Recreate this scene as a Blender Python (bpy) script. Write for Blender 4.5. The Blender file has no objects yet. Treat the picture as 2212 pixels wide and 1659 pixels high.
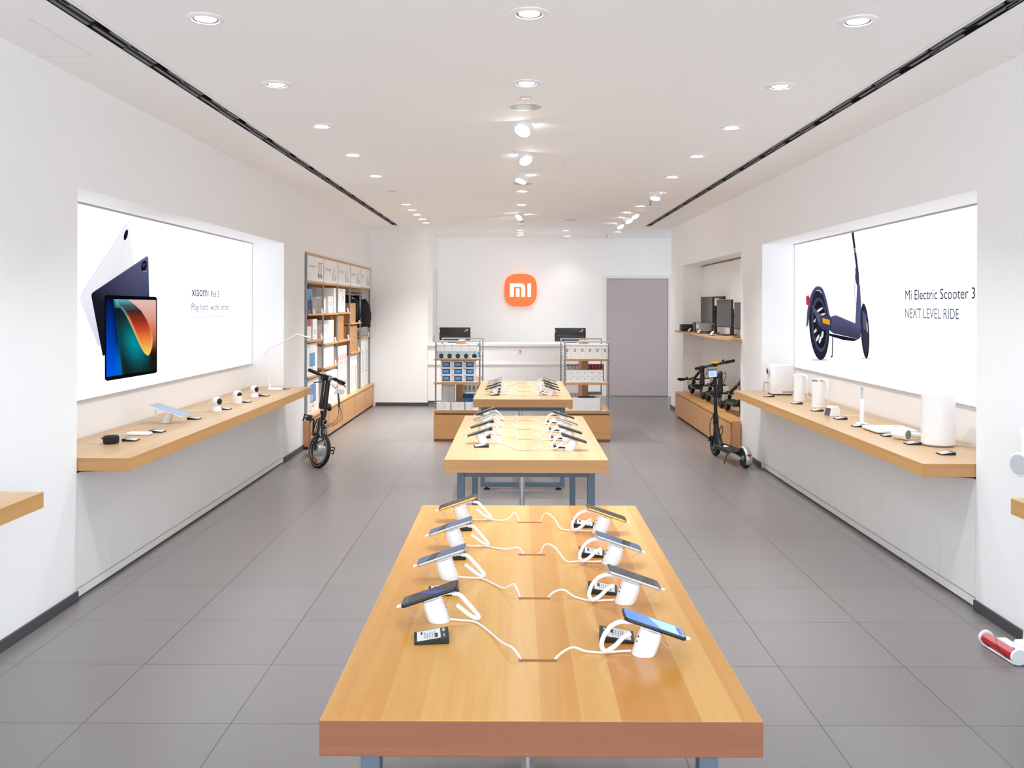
import bpy, bmesh, math, random
from mathutils import Vector, Matrix, Euler
random.seed(7)
PI = math.pi
S = bpy.context.scene
COL = S.collection
# ------------------------------------------------------------------ camera, world, exposure
F, VX, VY, ROLL, EYE = 1934.0, 1118.0, 661.5, 0.0035, 1.71
cd = bpy.data.cameras.new('camera'); cam = bpy.data.objects.new('camera', cd); COL.objects.link(cam)
cd.sensor_fit = 'HORIZONTAL'; cd.sensor_width = 36.0; cd.lens = 36.0 * F / 2212.0
cd.shift_x = -(VX - 1106.0) / 2212.0
cd.shift_y = -(829.5 - VY) / 2212.0
cam.location = (0, 0, EYE)
cam.rotation_euler = (Matrix.Rotation(PI / 2, 3, 'X') @ Matrix.Rotation(ROLL, 3, 'Z')).to_euler()
cd.clip_start = 0.05; cd.clip_end = 100
S.camera = cam
W = bpy.data.worlds.new('world'); S.world = W; W.use_nodes = True
bg = W.node_tree.nodes['Background']; bg.inputs[0].default_value = (0.78, 0.89, 1.0, 1); bg.inputs[1].default_value = 3.0
vs = S.view_settings; vs.view_transform = 'Standard'; vs.look = 'None'; vs.gamma = 1.0; vs.exposure = 0.64
S.display_settings.display_device = 'sRGB'
S.cycles.max_bounces = 11; S.cycles.diffuse_bounces = 8; S.cycles.glossy_bounces = 4
S.cycles.sample_clamp_indirect = 6.0
DOWN_W, SPOT_W = 71.0, 78.0

def at(px, py, y):
    dx, dy = px - VX, py - VY
    return ((dx + ROLL * dy) * y / F, y, EYE - (dy - ROLL * dx) * y / F)
def on_z(px, py, z):
    dx, dy = px - VX, py - VY
    return at(px, py, (EYE - z) * F / (dy - ROLL * dx))
def on_x(px, py, x):
    dx, dy = px - VX, py - VY
    return at(px, py, x * F / (dx + ROLL * dy))

# ------------------------------------------------------------------ materials
def srgb(r, g, b):
    return tuple(((c / 255) / 12.92 if c / 255 <= 0.04045 else ((c / 255 + 0.055) / 1.055) ** 2.4) for c in (r, g, b))
MATS = {}
def mat(name, rgb, rough=0.5, metal=0.0, emit=0.0, ecol=None, spec=0.5, coat=0.0, alpha=1.0):
    if name in MATS: return MATS[name]
    m = bpy.data.materials.new(name); m.use_nodes = True
    b = m.node_tree.nodes['Principled BSDF']
    c = srgb(*rgb)
    b.inputs['Base Color'].default_value = (*c, 1); b.inputs['Roughness'].default_value = rough
    b.inputs['Metallic'].default_value = metal; b.inputs['Specular IOR Level'].default_value = spec
    if coat: b.inputs['Coat Weight'].default_value = coat; b.inputs['Coat Roughness'].default_value = 0.05
    if emit:
        b.inputs['Emission Color'].default_value = (*(srgb(*ecol) if ecol else c), 1); b.inputs['Emission Strength'].default_value = emit
    if alpha < 1:
        b.inputs['Alpha'].default_value = alpha
    MATS[name] = m
    return m
def nodes_of(m):
    nt = m.node_tree
    return nt, nt.nodes, nt.links, nt.nodes['Principled BSDF']
def paint(name, rgb, rough=0.6, amount=0.04, scale=3.0, bump=0.0):
    m = mat(name, rgb, rough); nt, N, L, b = nodes_of(m)
    tc = N.new('ShaderNodeTexCoord'); no = N.new('ShaderNodeTexNoise'); no.inputs['Scale'].default_value = scale; no.inputs['Detail'].default_value = 4
    L.new(tc.outputs['Object'], no.inputs['Vector'])
    cr = N.new('ShaderNodeValToRGB'); c = srgb(*rgb)
    cr.color_ramp.elements[0].color = (*(v * (1 - amount) for v in c), 1); cr.color_ramp.elements[1].color = (*(min(1, v * (1 + amount)) for v in c), 1)
    L.new(no.outputs['Fac'], cr.inputs['Fac']); L.new(cr.outputs['Color'], b.inputs['Base Color'])
    if bump:
        n2 = N.new('ShaderNodeTexNoise'); n2.inputs['Scale'].default_value = 220; L.new(tc.outputs['Object'], n2.inputs['Vector'])
        bp = N.new('ShaderNodeBump'); bp.inputs['Strength'].default_value = bump; bp.inputs['Distance'].default_value = 0.002
        L.new(n2.outputs['Fac'], bp.inputs['Height']); L.new(bp.outputs['Normal'], b.inputs['Normal'])
    return m
def wood(name, light, dark, grain='Y', across='X', plank=0.083, tone=0.8, rough=0.35, coat=0.0):
    """boards running along GRAIN, each with its own tone, fine fibres along the grain"""
    m = mat(name, light, rough, coat=coat); nt, N, L, b = nodes_of(m)
    tc = N.new('ShaderNodeTexCoord'); sp = N.new('ShaderNodeSeparateXYZ'); L.new(tc.outputs['Object'], sp.inputs[0])
    dv = N.new('ShaderNodeMath'); dv.operation = 'DIVIDE'; dv.inputs[1].default_value = plank; L.new(sp.outputs[across], dv.inputs[0])
    fl = N.new('ShaderNodeMath'); fl.operation = 'FLOOR'; L.new(dv.outputs[0], fl.inputs[0])
    wn = N.new('ShaderNodeTexWhiteNoise'); wn.noise_dimensions = '1D'; L.new(fl.outputs[0], wn.inputs['W'])
    mp = N.new('ShaderNodeMapping'); sc = [38.0, 38.0, 38.0]; sc['XYZ'.index(grain)] = 1.6; mp.inputs['Scale'].default_value = sc
    L.new(tc.outputs['Object'], mp.inputs['Vector'])
    ad = N.new('ShaderNodeVectorMath'); ad.operation = 'ADD'; L.new(mp.outputs[0], ad.inputs[0])
    cx = N.new('ShaderNodeCombineXYZ'); sc2 = N.new('ShaderNodeMath'); sc2.operation = 'MULTIPLY'; sc2.inputs[1].default_value = 37.0
    L.new(wn.outputs['Value'], sc2.inputs[0])
    for i in range(3): L.new(sc2.outputs[0], cx.inputs[i])
    L.new(cx.outputs[0], ad.inputs[1])
    no = N.new('ShaderNodeTexNoise'); no.inputs['Scale'].default_value = 1.0; no.inputs['Detail'].default_value = 6; no.inputs['Distortion'].default_value = 0.6
    L.new(ad.outputs[0], no.inputs['Vector'])
    m1 = N.new('ShaderNodeMath'); m1.operation = 'MULTIPLY'; m1.inputs[1].default_value = tone; L.new(wn.outputs['Value'], m1.inputs[0])
    m2 = N.new('ShaderNodeMath'); m2.operation = 'MULTIPLY_ADD'; m2.inputs[1].default_value = 0.55; L.new(no.outputs['Fac'], m2.inputs[0]); L.new(m1.outputs[0], m2.inputs[2])
    cr = N.new('ShaderNodeValToRGB'); cr.color_ramp.elements[0].color = (*srgb(*light), 1); cr.color_ramp.elements[1].color = (*srgb(*dark), 1)
    cr.color_ramp.elements[0].position = 0.1; cr.color_ramp.elements[1].position = 1.1 if False else 1.0
    L.new(m2.outputs[0], cr.inputs['Fac']); L.new(cr.outputs['Color'], b.inputs['Base Color'])
    bp = N.new('ShaderNodeBump'); bp.inputs['Strength'].default_value = 0.06; bp.inputs['Distance'].default_value = 0.001
    L.new(no.outputs['Fac'], bp.inputs['Height']); L.new(bp.outputs['Normal'], b.inputs['Normal'])
    return m
def tile_material():
    m = mat('floor_tile', (150, 146, 146), 0.42); nt, N, L, b = nodes_of(m)
    tc = N.new('ShaderNodeTexCoord'); sp = N.new('ShaderNodeSeparateXYZ'); L.new(tc.outputs['Object'], sp.inputs[0])
    def math_(op, a, bv=None, c=None):
        n = N.new('ShaderNodeMath'); n.operation = op
        for i, v in enumerate((a, bv, c)):
            if v is None: continue
            if hasattr(v, 'is_linked'): L.new(v, n.inputs[i])
            else: n.inputs[i].default_value = v
        return n.outputs[0]
    def line(out, off, size, w):
        t = math_('DIVIDE', math_('SUBTRACT', out, off), size)
        fr = math_('FRACT', t)
        d = math_('ABSOLUTE', math_('SUBTRACT', fr, 0.5))
        return math_('GREATER_THAN', d, 0.5 - w / size / 2), math_('FLOOR', t)
    lx, ix = line(sp.outputs['X'], 0.04, 0.603, 0.0042)
    ly, iy = line(sp.outputs['Y'], 3.66, 0.60, 0.0042)
    g = math_('MAXIMUM', lx, ly)
    cm = N.new('ShaderNodeCombineXYZ'); L.new(ix, cm.inputs[0]); L.new(iy, cm.inputs[1])
    wn = N.new('ShaderNodeTexWhiteNoise'); wn.noise_dimensions = '2D'; L.new(cm.outputs[0], wn.inputs['Vector'])
    no = N.new('ShaderNodeTexNoise'); no.inputs['Scale'].default_value = 90; no.inputs['Detail'].default_value = 3; L.new(tc.outputs['Object'], no.inputs['Vector'])
    k = math_('MULTIPLY_ADD', wn.outputs['Value'], 0.5, math_('MULTIPLY', no.outputs['Fac'], 0.5))
    cr = N.new('ShaderNodeValToRGB'); cr.color_ramp.elements[0].color = (*srgb(120, 115, 115), 1); cr.color_ramp.elements[1].color = (*srgb(127, 122, 121), 1)
    L.new(k, cr.inputs['Fac'])
    mx = N.new('ShaderNodeMix'); mx.data_type = 'RGBA'; L.new(g, mx.inputs['Factor']); L.new(cr.outputs['Color'], mx.inputs['A'])
    mx.inputs['B'].default_value = (*srgb(70, 67, 67), 1)
    L.new(mx.outputs['Result'], b.inputs['Base Color'])
    rg = math_('MULTIPLY_ADD', no.outputs['Fac'], 0.12, 0.27); L.new(rg, b.inputs['Roughness'])
    return m

white = paint('white_wall_paint', (249, 249, 249), 0.7, 0.01, 1.2, 0.03)
ceilw = paint('white_ceiling_paint', (250, 250, 250), 0.8, 0.01, 0.8)
panelw = paint('white_panel', (248, 249, 247), 0.5, 0.012, 2)
offw = mat('white_plastic', (242, 242, 243), 0.35)
matw = mat('white_metal', (235, 236, 238), 0.4)
black = mat('black_plastic', (18, 18, 19), 0.45)
rubber = mat('black_rubber', (14, 14, 14), 0.8)
dark = mat('dark_grey_metal', (38, 39, 41), 0.4, 0.3)
steel = mat('blue_grey_steel', (94, 107, 120), 0.45, 0.15)
post_m = mat('grey_steel_post', (146, 154, 162), 0.45, 0.1)
slot_w = mat('cable_slot_wood', (158, 98, 50), 0.6)
chrome = mat('chrome', (210, 212, 215), 0.18, 1.0)
silver = mat('silver_paint', (190, 192, 195), 0.3, 0.6)
grey = mat('grey_plastic', (125, 126, 128), 0.5)
lgrey = mat('light_grey_plastic', (190, 192, 196), 0.5)
base_m = mat('dark_baseboard', (70, 73, 76), 0.5)
slotm = mat('slot_black', (6, 6, 7), 0.8)
slatm = mat('slot_grey', (96, 99, 106), 0.5)
doorm = paint('door_grey', (186, 175, 177), 0.55, 0.015, 6)
doorf = mat('door_frame_beige', (238, 235, 230), 0.5)
orange = mat('sign_orange', (248, 98, 22), 0.35, emit=0.34, ecol=(255, 104, 22))
signw = mat('sign_white', (255, 255, 255), 0.4, emit=0.4)
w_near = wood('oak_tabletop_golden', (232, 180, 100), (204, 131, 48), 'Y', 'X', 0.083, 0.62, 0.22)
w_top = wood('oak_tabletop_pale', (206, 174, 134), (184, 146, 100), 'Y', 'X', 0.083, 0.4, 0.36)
w_edge_near = wood('oak_edge_shaded_reddish', (144, 86, 54), (108, 60, 37), 'X', 'Z', 0.4, 0.2, 0.45)  # darker copy of the oak edge; its shade is put into the colour
w_edge = wood('oak_edge', (198, 149, 94), (160, 110, 62), 'X', 'Z', 0.4, 0.2, 0.45)
w_edgey = wood('oak_edge_long', (216, 166, 104), (180, 126, 70), 'Y', 'Z', 0.4, 0.2, 0.45)
w_side = wood('oak_side', (206, 150, 106), (168, 112, 74), 'Z', 'Y', 0.4, 0.2, 0.45)
w_groove = mat('oak_shadow_gap', (112, 72, 42), 0.7)  # dark brown paints shade into gaps and recesses; brackets are simply dark
w_cab = wood('oak_cabinet_door', (208, 160, 108), (176, 126, 78), 'Z', 'Y', 0.6, 0.15, 0.45)
w_cabx = wood('oak_cabinet_front', (214, 162, 104), (176, 122, 70), 'X', 'Z', 0.6, 0.15, 0.45)
boxw = mat('carton_white', (240, 240, 240), 0.5)
boxg = mat('carton_light_grey', (214, 213, 214), 0.5)
boxgr = mat('carton_grey', (150, 146, 150), 0.5)
card = paint('brown_cardboard', (182, 136, 92), 0.7, 0.06, 12)
blueb = mat('carton_blue', (20, 120, 190), 0.45)
deepb = mat('carton_deep_blue', (24, 52, 110), 0.45)
skyb = mat('print_sky_blue', (70, 150, 205), 0.45)
redm = mat('red', (190, 25, 30), 0.4)
orangep = mat('print_orange', (226, 140, 80), 0.5)
inkg = mat('print_grey', (150, 150, 152), 0.6)
inkd = mat('print_dark', (50, 50, 54), 0.6)
tealp = mat('print_pale_teal', (186, 206, 212), 0.5)
brownp = mat('print_brown', (170, 110, 80), 0.5)
teal = mat('teal_rim', (0, 140, 135), 0.4)
yellow = mat('yellow', (240, 205, 20), 0.4)
lens_e = mat('lamp_lens', (255, 255, 255), 0.4, emit=14.0, ecol=(255, 252, 246))
scr_dark = mat('screen_dark_glass', (20, 22, 27), 0.08, spec=0.8)
scr_blue = mat('screen_blue_lit', (40, 90, 170), 0.1, emit=0.45, ecol=(96, 150, 240))
scr_gb = mat('screen_grey_blue_reflection', (64, 88, 122), 0.1, emit=0.12, ecol=(110, 150, 200))  # grey-blue glow stands in for light mirrored in the glass
scr_navy = mat('screen_navy_lit_and_sheen', (14, 50, 120), 0.1, emit=0.25, ecol=(20, 70, 180))  # lit wallpaper colour, also painted on dark glass as a reflected streak
scr_teal = mat('screen_teal_grey_reflection', (52, 66, 74), 0.1, emit=0.05, ecol=(120, 150, 170))  # faint glow painted in for reflected light
goldm = mat('gold_frame', (214, 170, 90), 0.25, 0.9)
tagw = mat('tag_paper', (228, 228, 226), 0.6)
glass_pale = mat('tablet_screen_pale_blue', (104, 128, 162), 0.14, emit=0.10, ecol=(130, 160, 205))

# ------------------------------------------------------------------ mesh builder
class MB:
    def __init__(s, m=None, M=None):
        s.v, s.f, s.mi, s.sm, s.mats, s.vc, s.m, s.M = [], [], [], [], [], [], m, M
    def add(s, vs_, fs, m=None, smooth=False, col=None):
        m = m or s.m
        if m not in s.mats: s.mats.append(m)
        k = s.mats.index(m); o = len(s.v)
        for i, p in enumerate(vs_):
            p = Vector(p)
            s.v.append(s.M @ p if s.M is not None else p)
            s.vc.append(col[i] if isinstance(col, list) else col)
        for f in fs:
            s.f.append([o + i for i in f]); s.mi.append(k); s.sm.append(smooth)
        return s
    def box(s, x0, y0, z0, x1, y1, z1, m=None, top=None, front=None, side=None):
        """top: material of +z, front: of -y/+y, side: of -x/+x"""
        v = [(x0, y0, z0), (x1, y0, z0), (x1, y1, z0), (x0, y1, z0), (x0, y0, z1), (x1, y0, z1), (x1, y1, z1), (x0, y1, z1)]
        m = m or s.m
        for f, mm in (((3, 2, 1, 0), m), ((4, 5, 6, 7), top or m), ((0, 1, 5, 4), front or m), ((2, 3, 7, 6), front or m), ((1, 2, 6, 5), side or m), ((3, 0, 4, 7), side or m)):
            s.add([v[i] for i in f], [(0, 1, 2, 3)], mm)
        return s
    def rbox(s, x0, y0, z0, x1, y1, z1, r=0.01, seg=2, m=None, axes='XYZ'):
        bm = bmesh.new(); bmesh.ops.create_cube(bm, size=1)
        for v in bm.verts:
            v.co = Vector(((x0 + x1) / 2 + v.co.x * (x1 - x0), (y0 + y1) / 2 + v.co.y * (y1 - y0), (z0 + z1) / 2 + v.co.z * (z1 - z0)))
        es = [e for e in bm.edges if 'XYZ'[max(range(3), key=lambda i: abs((e.verts[0].co - e.verts[1].co)[i]))] in axes]
        bmesh.ops.bevel(bm, geom=es, offset=r, segments=seg, profile=0.5, affect='EDGES')
        bm.verts.index_update()
        s.add([v.co.copy() for v in bm.verts], [[v.index for v in f.verts] for f in bm.faces], m, seg > 1)
        bm.free(); return s
    def cyl(s, p0, p1, r0, r1=None, seg=20, m=None, caps=True, smooth=True):
        r1 = r0 if r1 is None else r1
        p0, p1 = Vector(p0), Vector(p1); d = (p1 - p0).normalized()
        a = d.orthogonal().normalized(); b = d.cross(a)
        v = []
        for p, r in ((p0, r0), (p1, r1)):
            v += [p + (a * math.cos(2 * PI * i / seg) + b * math.sin(2 * PI * i / seg)) * r for i in range(seg)]
        s.add(v, [(i, (i + 1) % seg, seg + (i + 1) % seg, seg + i) for i in range(seg)], m, smooth)
        if caps:
            s.add(v[:seg], [tuple(reversed(range(seg)))], m); s.add(v[seg:], [tuple(range(seg))], m)
        return s
    def tube(s, pts, r, seg=8, m=None, caps=True):
        pts = [Vector(p) for p in pts]; n = len(pts); rr = r if isinstance(r, (list, tuple)) else [r] * n
        v = []; a = None
        for i, p in enumerate(pts):
            t = (pts[min(i + 1, n - 1)] - pts[max(i - 1, 0)]).normalized()
            a = t.orthogonal().normalized() if a is None else (a - t * a.dot(t)).normalized()
            b = t.cross(a)
            v += [p + (a * math.cos(2 * PI * k / seg) + b * math.sin(2 * PI * k / seg)) * rr[i] for k in range(seg)]
        fs = [(i * seg + k, i * seg + (k + 1) % seg, (i + 1) * seg + (k + 1) % seg, (i + 1) * seg + k) for i in range(n - 1) for k in range(seg)]
        s.add(v, fs, m, True)
        if caps:
            s.add(v[:seg], [tuple(reversed(range(seg)))], m); s.add(v[-seg:], [tuple(range(seg))], m)
        return s
    def lathe(s, prof, seg=24, m=None, M=None, mats=None, sy=1.0):
        """prof: (r, z) pairs, mats: one material per band or None"""
        n = len(prof)
        for j in range(n - 1):
            (r0, z0), (r1, z1) = prof[j], prof[j + 1]
            v = []
            for r, z in ((r0, z0), (r1, z1)):
                v += [Vector((r * math.cos(2 * PI * i / seg), sy * r * math.sin(2 * PI * i / seg), z)) for i in range(seg)]
            if M is not None: v = [M @ p for p in v]
            mm = (mats[j] if mats and mats[j] else m)
            s.add(v, [(i, (i + 1) % seg, seg + (i + 1) % seg, seg + i) for i in range(seg)], mm, True)
        return s
    def ring(s, c, axis, R, r, seg=36, k=10, m=None, sx=1.0):
        """torus about axis; sx squashes the section along the axis"""
        c, d = Vector(c), Vector(axis).normalized(); a = d.orthogonal().normalized(); b = d.cross(a)
        v = []
        for i in range(seg):
            q = a * math.cos(2 * PI * i / seg) + b * math.sin(2 * PI * i / seg)
            v += [c + q * (R + r * math.cos(2 * PI * j / k)) + d * (r * sx * math.sin(2 * PI * j / k)) for j in range(k)]
        s.add(v, [(i * k + j, ((i + 1) % seg) * k + j, ((i + 1) % seg) * k + (j + 1) % k, i * k + (j + 1) % k) for i in range(seg) for j in range(k)], m, True)
        return s
    def ball(s, c, r, m=None, seg=20, sz=(1, 1, 1)):
        n = seg // 2; v = []; fs = []
        for i in range(n + 1):
            t = PI * i / n
            for j in range(seg):
                p = 2 * PI * j / seg
                v.append((c[0] + r * sz[0] * math.sin(t) * math.cos(p), c[1] + r * sz[1] * math.sin(t) * math.sin(p), c[2] + r * sz[2] * math.cos(t)))
        for i in range(n):
            for j in range(seg):
                fs.append((i * seg + j, (i + 1) * seg + j, (i + 1) * seg + (j + 1) % seg, i * seg + (j + 1) % seg))
        return s.add(v, fs, m, True)
    def poly(s, pts, m=None, col=None):
        return s.add(pts, [tuple(range(len(pts)))], m, False, col)
    def prism(s, pts, vec, m=None, sm=None, back=True):
        pts = [Vector(p) for p in pts]; vec = Vector(vec); n = len(pts)
        q = [p + vec for p in pts]
        s.add(q, [tuple(range(n))], m)
        if back: s.add(pts, [tuple(reversed(range(n)))], m)
        for i in range(n):
            j = (i + 1) % n
            s.add([pts[i], pts[j], q[j], q[i]], [(0, 1, 2, 3)], sm or m)
        return s
    def text(s, body, O, U, V, width, height, m=None, col=None):
        """flat lettering whose lower left corner is O, fitted to width x height along U and V"""
        vv, ff, (w, h, x0, y0) = text2d(body)
        O, U, V = Vector(O), Vector(U).normalized(), Vector(V).normalized()
        return s.add([O + U * ((x - x0) / w * width) + V * ((y - y0) / h * height) for x, y in vv], ff, m, False, col)
    def build(s, name, parent=None, loc=None, bevel=0):
        me = bpy.data.meshes.new(name); me.from_pydata([tuple(p) for p in s.v], [], s.f)
        for m in s.mats: me.materials.append(m)
        me.polygons.foreach_set('material_index', s.mi); me.polygons.foreach_set('use_smooth', s.sm)
        if any(c is not None for c in s.vc):
            ca = me.color_attributes.new('Col', 'FLOAT_COLOR', 'POINT')
            for i, c in enumerate(s.vc): ca.data[i].color = (*(c or (1, 1, 1)), 1)
        me.update()
        o = bpy.data.objects.new(name, me); COL.objects.link(o)
        if parent is not None: o.parent = parent
        if loc is not None: o.location = loc
        if bevel:
            weld(o, bevel)
        return o
def weld(o, w):
    bm = bmesh.new(); bm.from_mesh(o.data); bmesh.ops.remove_doubles(bm, verts=bm.verts, dist=1e-5); bm.to_mesh(o.data); bm.free()
    b = o.modifiers.new('bevel', 'BEVEL'); b.width = w; b.segments = 2; b.limit_method = 'ANGLE'
TXT = {}
def text2d(body):
    if body in TXT: return TXT[body]
    cu = bpy.data.curves.new('t', 'FONT'); cu.body = body; cu.size = 1.0; cu.resolution_u = 4
    o = bpy.data.objects.new('t', cu); COL.objects.link(o); dg = bpy.context.evaluated_depsgraph_get()
    me = bpy.data.meshes.new_from_object(o.evaluated_get(dg))
    vv = [(v.co.x, v.co.y) for v in me.vertices]; ff = [tuple(p.vertices) for p in me.polygons]
    xs, ys = [p[0] for p in vv], [p[1] for p in vv]
    TXT[body] = (vv, ff, (max(xs) - min(xs), max(ys) - min(ys), min(xs), min(ys)))
    bpy.data.objects.remove(o); bpy.data.curves.remove(cu); bpy.data.meshes.remove(me)
    return TXT[body]
def curve(pts, n=8):
    """Catmull-Rom through pts"""
    pts = [Vector(p) for p in pts]; out = []
    for i in range(len(pts) - 1):
        p0, p1, p2, p3 = pts[max(i - 1, 0)], pts[i], pts[i + 1], pts[min(i + 2, len(pts) - 1)]
        for k in range(n):
            t = k / n
            out.append(0.5 * ((2 * p1) + (p2 - p0) * t + (2 * p0 - 5 * p1 + 4 * p2 - p3) * t * t + (3 * p1 - p0 - 3 * p2 + p3) * t ** 3))
    return out + [pts[-1]]
def tag(o, label, cat, group=None):
    o['label'] = label; o['category'] = cat
    if group: o['group'] = group
    return o
def thing(name, label, cat, loc=(0, 0, 0), rz=0.0, group=None):
    o = bpy.data.objects.new(name, None); COL.objects.link(o); o.empty_display_size = 0.05
    o.location = loc; o.rotation_euler = (0, 0, rz)
    return tag(o, label, cat, group)
def dup(root, loc=None, rz=None, label=None, group=None, parent=None):
    r = root.copy(); COL.objects.link(r)
    if parent is not None: r.parent = parent
    if loc is not None: r.location = loc
    if rz is not None: r.rotation_euler = (0, 0, rz)
    if label: r['label'] = label
    if group: r['group'] = group
    for ch in list(root.children): dup(ch, parent=r)
    return r
def struct(o):
    o['kind'] = 'structure'; return o
ORD = ['first', 'second', 'third', 'fourth', 'fifth', 'sixth', 'seventh', 'eighth', 'ninth', 'tenth', 'eleventh', 'twelfth']
# ------------------------------------------------------------------ the setting
LX, RX, ZC, YN, YE, YB = -2.54, 2.60, 3.02, -1.6, 15.30, 17.1
struct(MB(tile_material()).box(-3.2, YN, -0.06, 3.7, YB + 0.1, 0).build('floor'))
SL, SR = (-2.035, -1.948), (2.075, 2.160)          # linear diffuser slots in the ceiling
SY0, SY1 = -1.2, 14.62
b = MB(ceilw)
for x0, x1 in ((-3.2, SL[0]), (SL[1], SR[0]), (SR[1], 3.7)):
    b.box(x0, YN, ZC, x1, YB + 0.1, ZC + 0.1)
for x0, x1 in (SL, SR):
    b.box(x0, YN, ZC, x1, SY0, ZC + 0.1); b.box(x0, SY1, ZC, x1, YB + 0.1, ZC + 0.1)
struct(b.build('ceiling'))
# left wall with its lit recess and the bookcase recess
LN0, LN1, LNT = 5.165, 9.73, 2.385
BK0, BK1, BKT = 10.68, YE, 2.352
b = MB(white)
b.box(-3.15, YN, 0, LX, LN0, ZC); b.box(-3.15, LN0, LNT, LX, LN1, ZC); b.box(-3.15, LN0, 0, -2.90, LN1, LNT)
b.box(-3.15, LN1, 0, LX, BK0, ZC); b.box(-3.15, BK0, BKT, LX, BK1, ZC); b.box(-3.15, BK0, 0, -3.0, BK1, BKT)
struct(b.build('wall_left'))
XR = -1.535
b = MB(white); b.box(-3.15, YE, 0, XR, YB, ZC); struct(b.build('wall_back_left'))
RN0, RN1, RNT = 5.07, 9.52, 2.38
SN0, SN1, SNT, SND = 10.43, 14.05, 2.355, 2.89
b = MB(white)
b.box(RX, YN, 0, 3.2, RN0, ZC); b.box(RX, RN0, RNT, 3.2, RN1, ZC); b.box(2.96, RN0, 0, 3.2, RN1, RNT)
b.box(RX, RN1, 0, 3.2, SN0, ZC); b.box(RX, SN0, SNT, 3.2, SN1, ZC); b.box(SND + .01, SN0, 0, 3.2, SN1, SNT); b.box(RX, SN1, 0, 3.2, 15.15, ZC)
struct(b.build('wall_right'))
struct(MB(white).box(3.55, 15.0, 0, 3.7, YB, ZC).build('wall_passage'))
b = MB(white)
DX0, DX1, DZ = 1.70, 2.875, 2.245
b.box(-3.2, YB, 0, DX0, YB + 0.15, ZC); b.box(DX0, YB, DZ, DX1, YB + 0.15, ZC); b.box(DX1, YB, 0, 3.7, YB + 0.15, ZC); b.box(DX0, YB + .09, 0, DX1, YB + .15, DZ)
struct(b.build('wall_back'))
# grey door with a narrow beige frame, flush with the back wall
d = MB(doorm).box(DX0 + .005, YB + .005, 0.008, DX1 - .005, YB + .06, DZ - .006).build('door_1'); struct(d)
fr = MB(doorf)
fr.box(DX0 - .06, YB - .012, 0, DX0, YB - .001, DZ + .06); fr.box(DX1, YB - .012, 0, DX1 + .05, YB - .001, DZ + .06); fr.box(DX0, YB - .012, DZ, DX1, YB - .001, DZ + .06)
fr.build('door_frame', d)
# tall pale door in the return wall beside the counter
d2 = MB(doorf).box(XR + .002, 15.98, 0.02, XR + .012, 16.75, 2.30).build('door_2'); struct(d2)
f2 = MB(matw)
f2.box(XR + .001, 15.86, 0, XR + .03, 15.96, 2.40); f2.box(XR + .001, 16.77, 0, XR + .03, 16.87, 2.40); f2.box(XR + .001, 15.96, 2.32, XR + .03, 16.77, 2.40)
f2.build('door_frame', d2)
MB(silver).box(XR + .012, 16.04, 1.02, XR + .05, 16.07, 1.18).build('door_handle', d2)
def skirting(name, boxes):
    b = MB(base_m)
    for x0, y0, x1, y1 in boxes: b.box(x0, y0, 0.001, x1, y1, 0.058)
    struct(b.build(name))
skirting('baseboard_left', [(LX + .001, YN, LX + .014, LN0), (LX + .001, LN1, LX + .014, BK0 - .02)])
skirting('baseboard_right', [(RX - .014, YN, RX - .001, RN0), (RX - .014, RN1, RX - .001, SN0 - .09), (RX - .014, SN1 + .02, RX - .001, 15.15)])
skirting('baseboard_back', [(-2.42, YE - .014, XR + .014, YE - .001), (XR + .001, YE - .001, XR + .014, 15.8), (1.25, YB - .03, DX0 - .1, YB - .014)])
# white panelling under the counters, in doors with fine seams, over a kick strip
def panelling(name, x, sgn, y0, y1, n):
    b = MB(panelw); w = (y1 - y0) / n
    for i in range(n):
        xa, xb = sorted((x, x - sgn * 0.02))
        b.box(xa, y0 + i * w + (.0 if i else .012), 0.066, xb, y0 + (i + 1) * w - .0035, 0.735)
    xa, xb = sorted((x - sgn * .001, x - sgn * .02)); b.box(xa, y0 + .002, 0.012, xb, y1, 0.056)
    xa, xb = sorted((x - sgn * .021, x - sgn * .034)); b.box(xa, y0, 0.001, xb, y1, 0.735, grey)
    struct(b.build(name))
panelling('trim_1', LX - .004, 1, LN0, LN1, 10)
panelling('trim_2', RX + .004, -1, RN0, RN1, 10)
# seams of ceiling hatches
def hatch(name, pts):
    b = MB(mat('hatch_seam', (214, 212, 210), 0.8))
    for (x0, y0), (x1, y1) in zip(pts, pts[1:]):
        b.box(min(x0, x1) - .0012, min(y0, y1) - .0012, ZC - .0012, max(x0, x1) + .0012, max(y0, y1) + .0012, ZC - .0002)
    struct(b.build(name))
hatch('trim_3', [(-.35, 7.9), (-.35, 8.62), (.42, 8.62), (.42, 7.9)])
hatch('trim_4', [(-2.24, 4.1), (-2.24, 4.72), (-2.53, 4.72)])
hatch('trim_5', [(2.24, 4.66), (2.59, 4.66)])
hatch('trim_6', [(-.5, 14.4), (-.5, 15.0), (.7, 15.0), (.7, 14.4)])
for x in (SL[1] + .02, SR[0] - .02): hatch('trim_%d' % (7 if x < 0 else 8), [(x, SY0), (x, SY1)])

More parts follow.
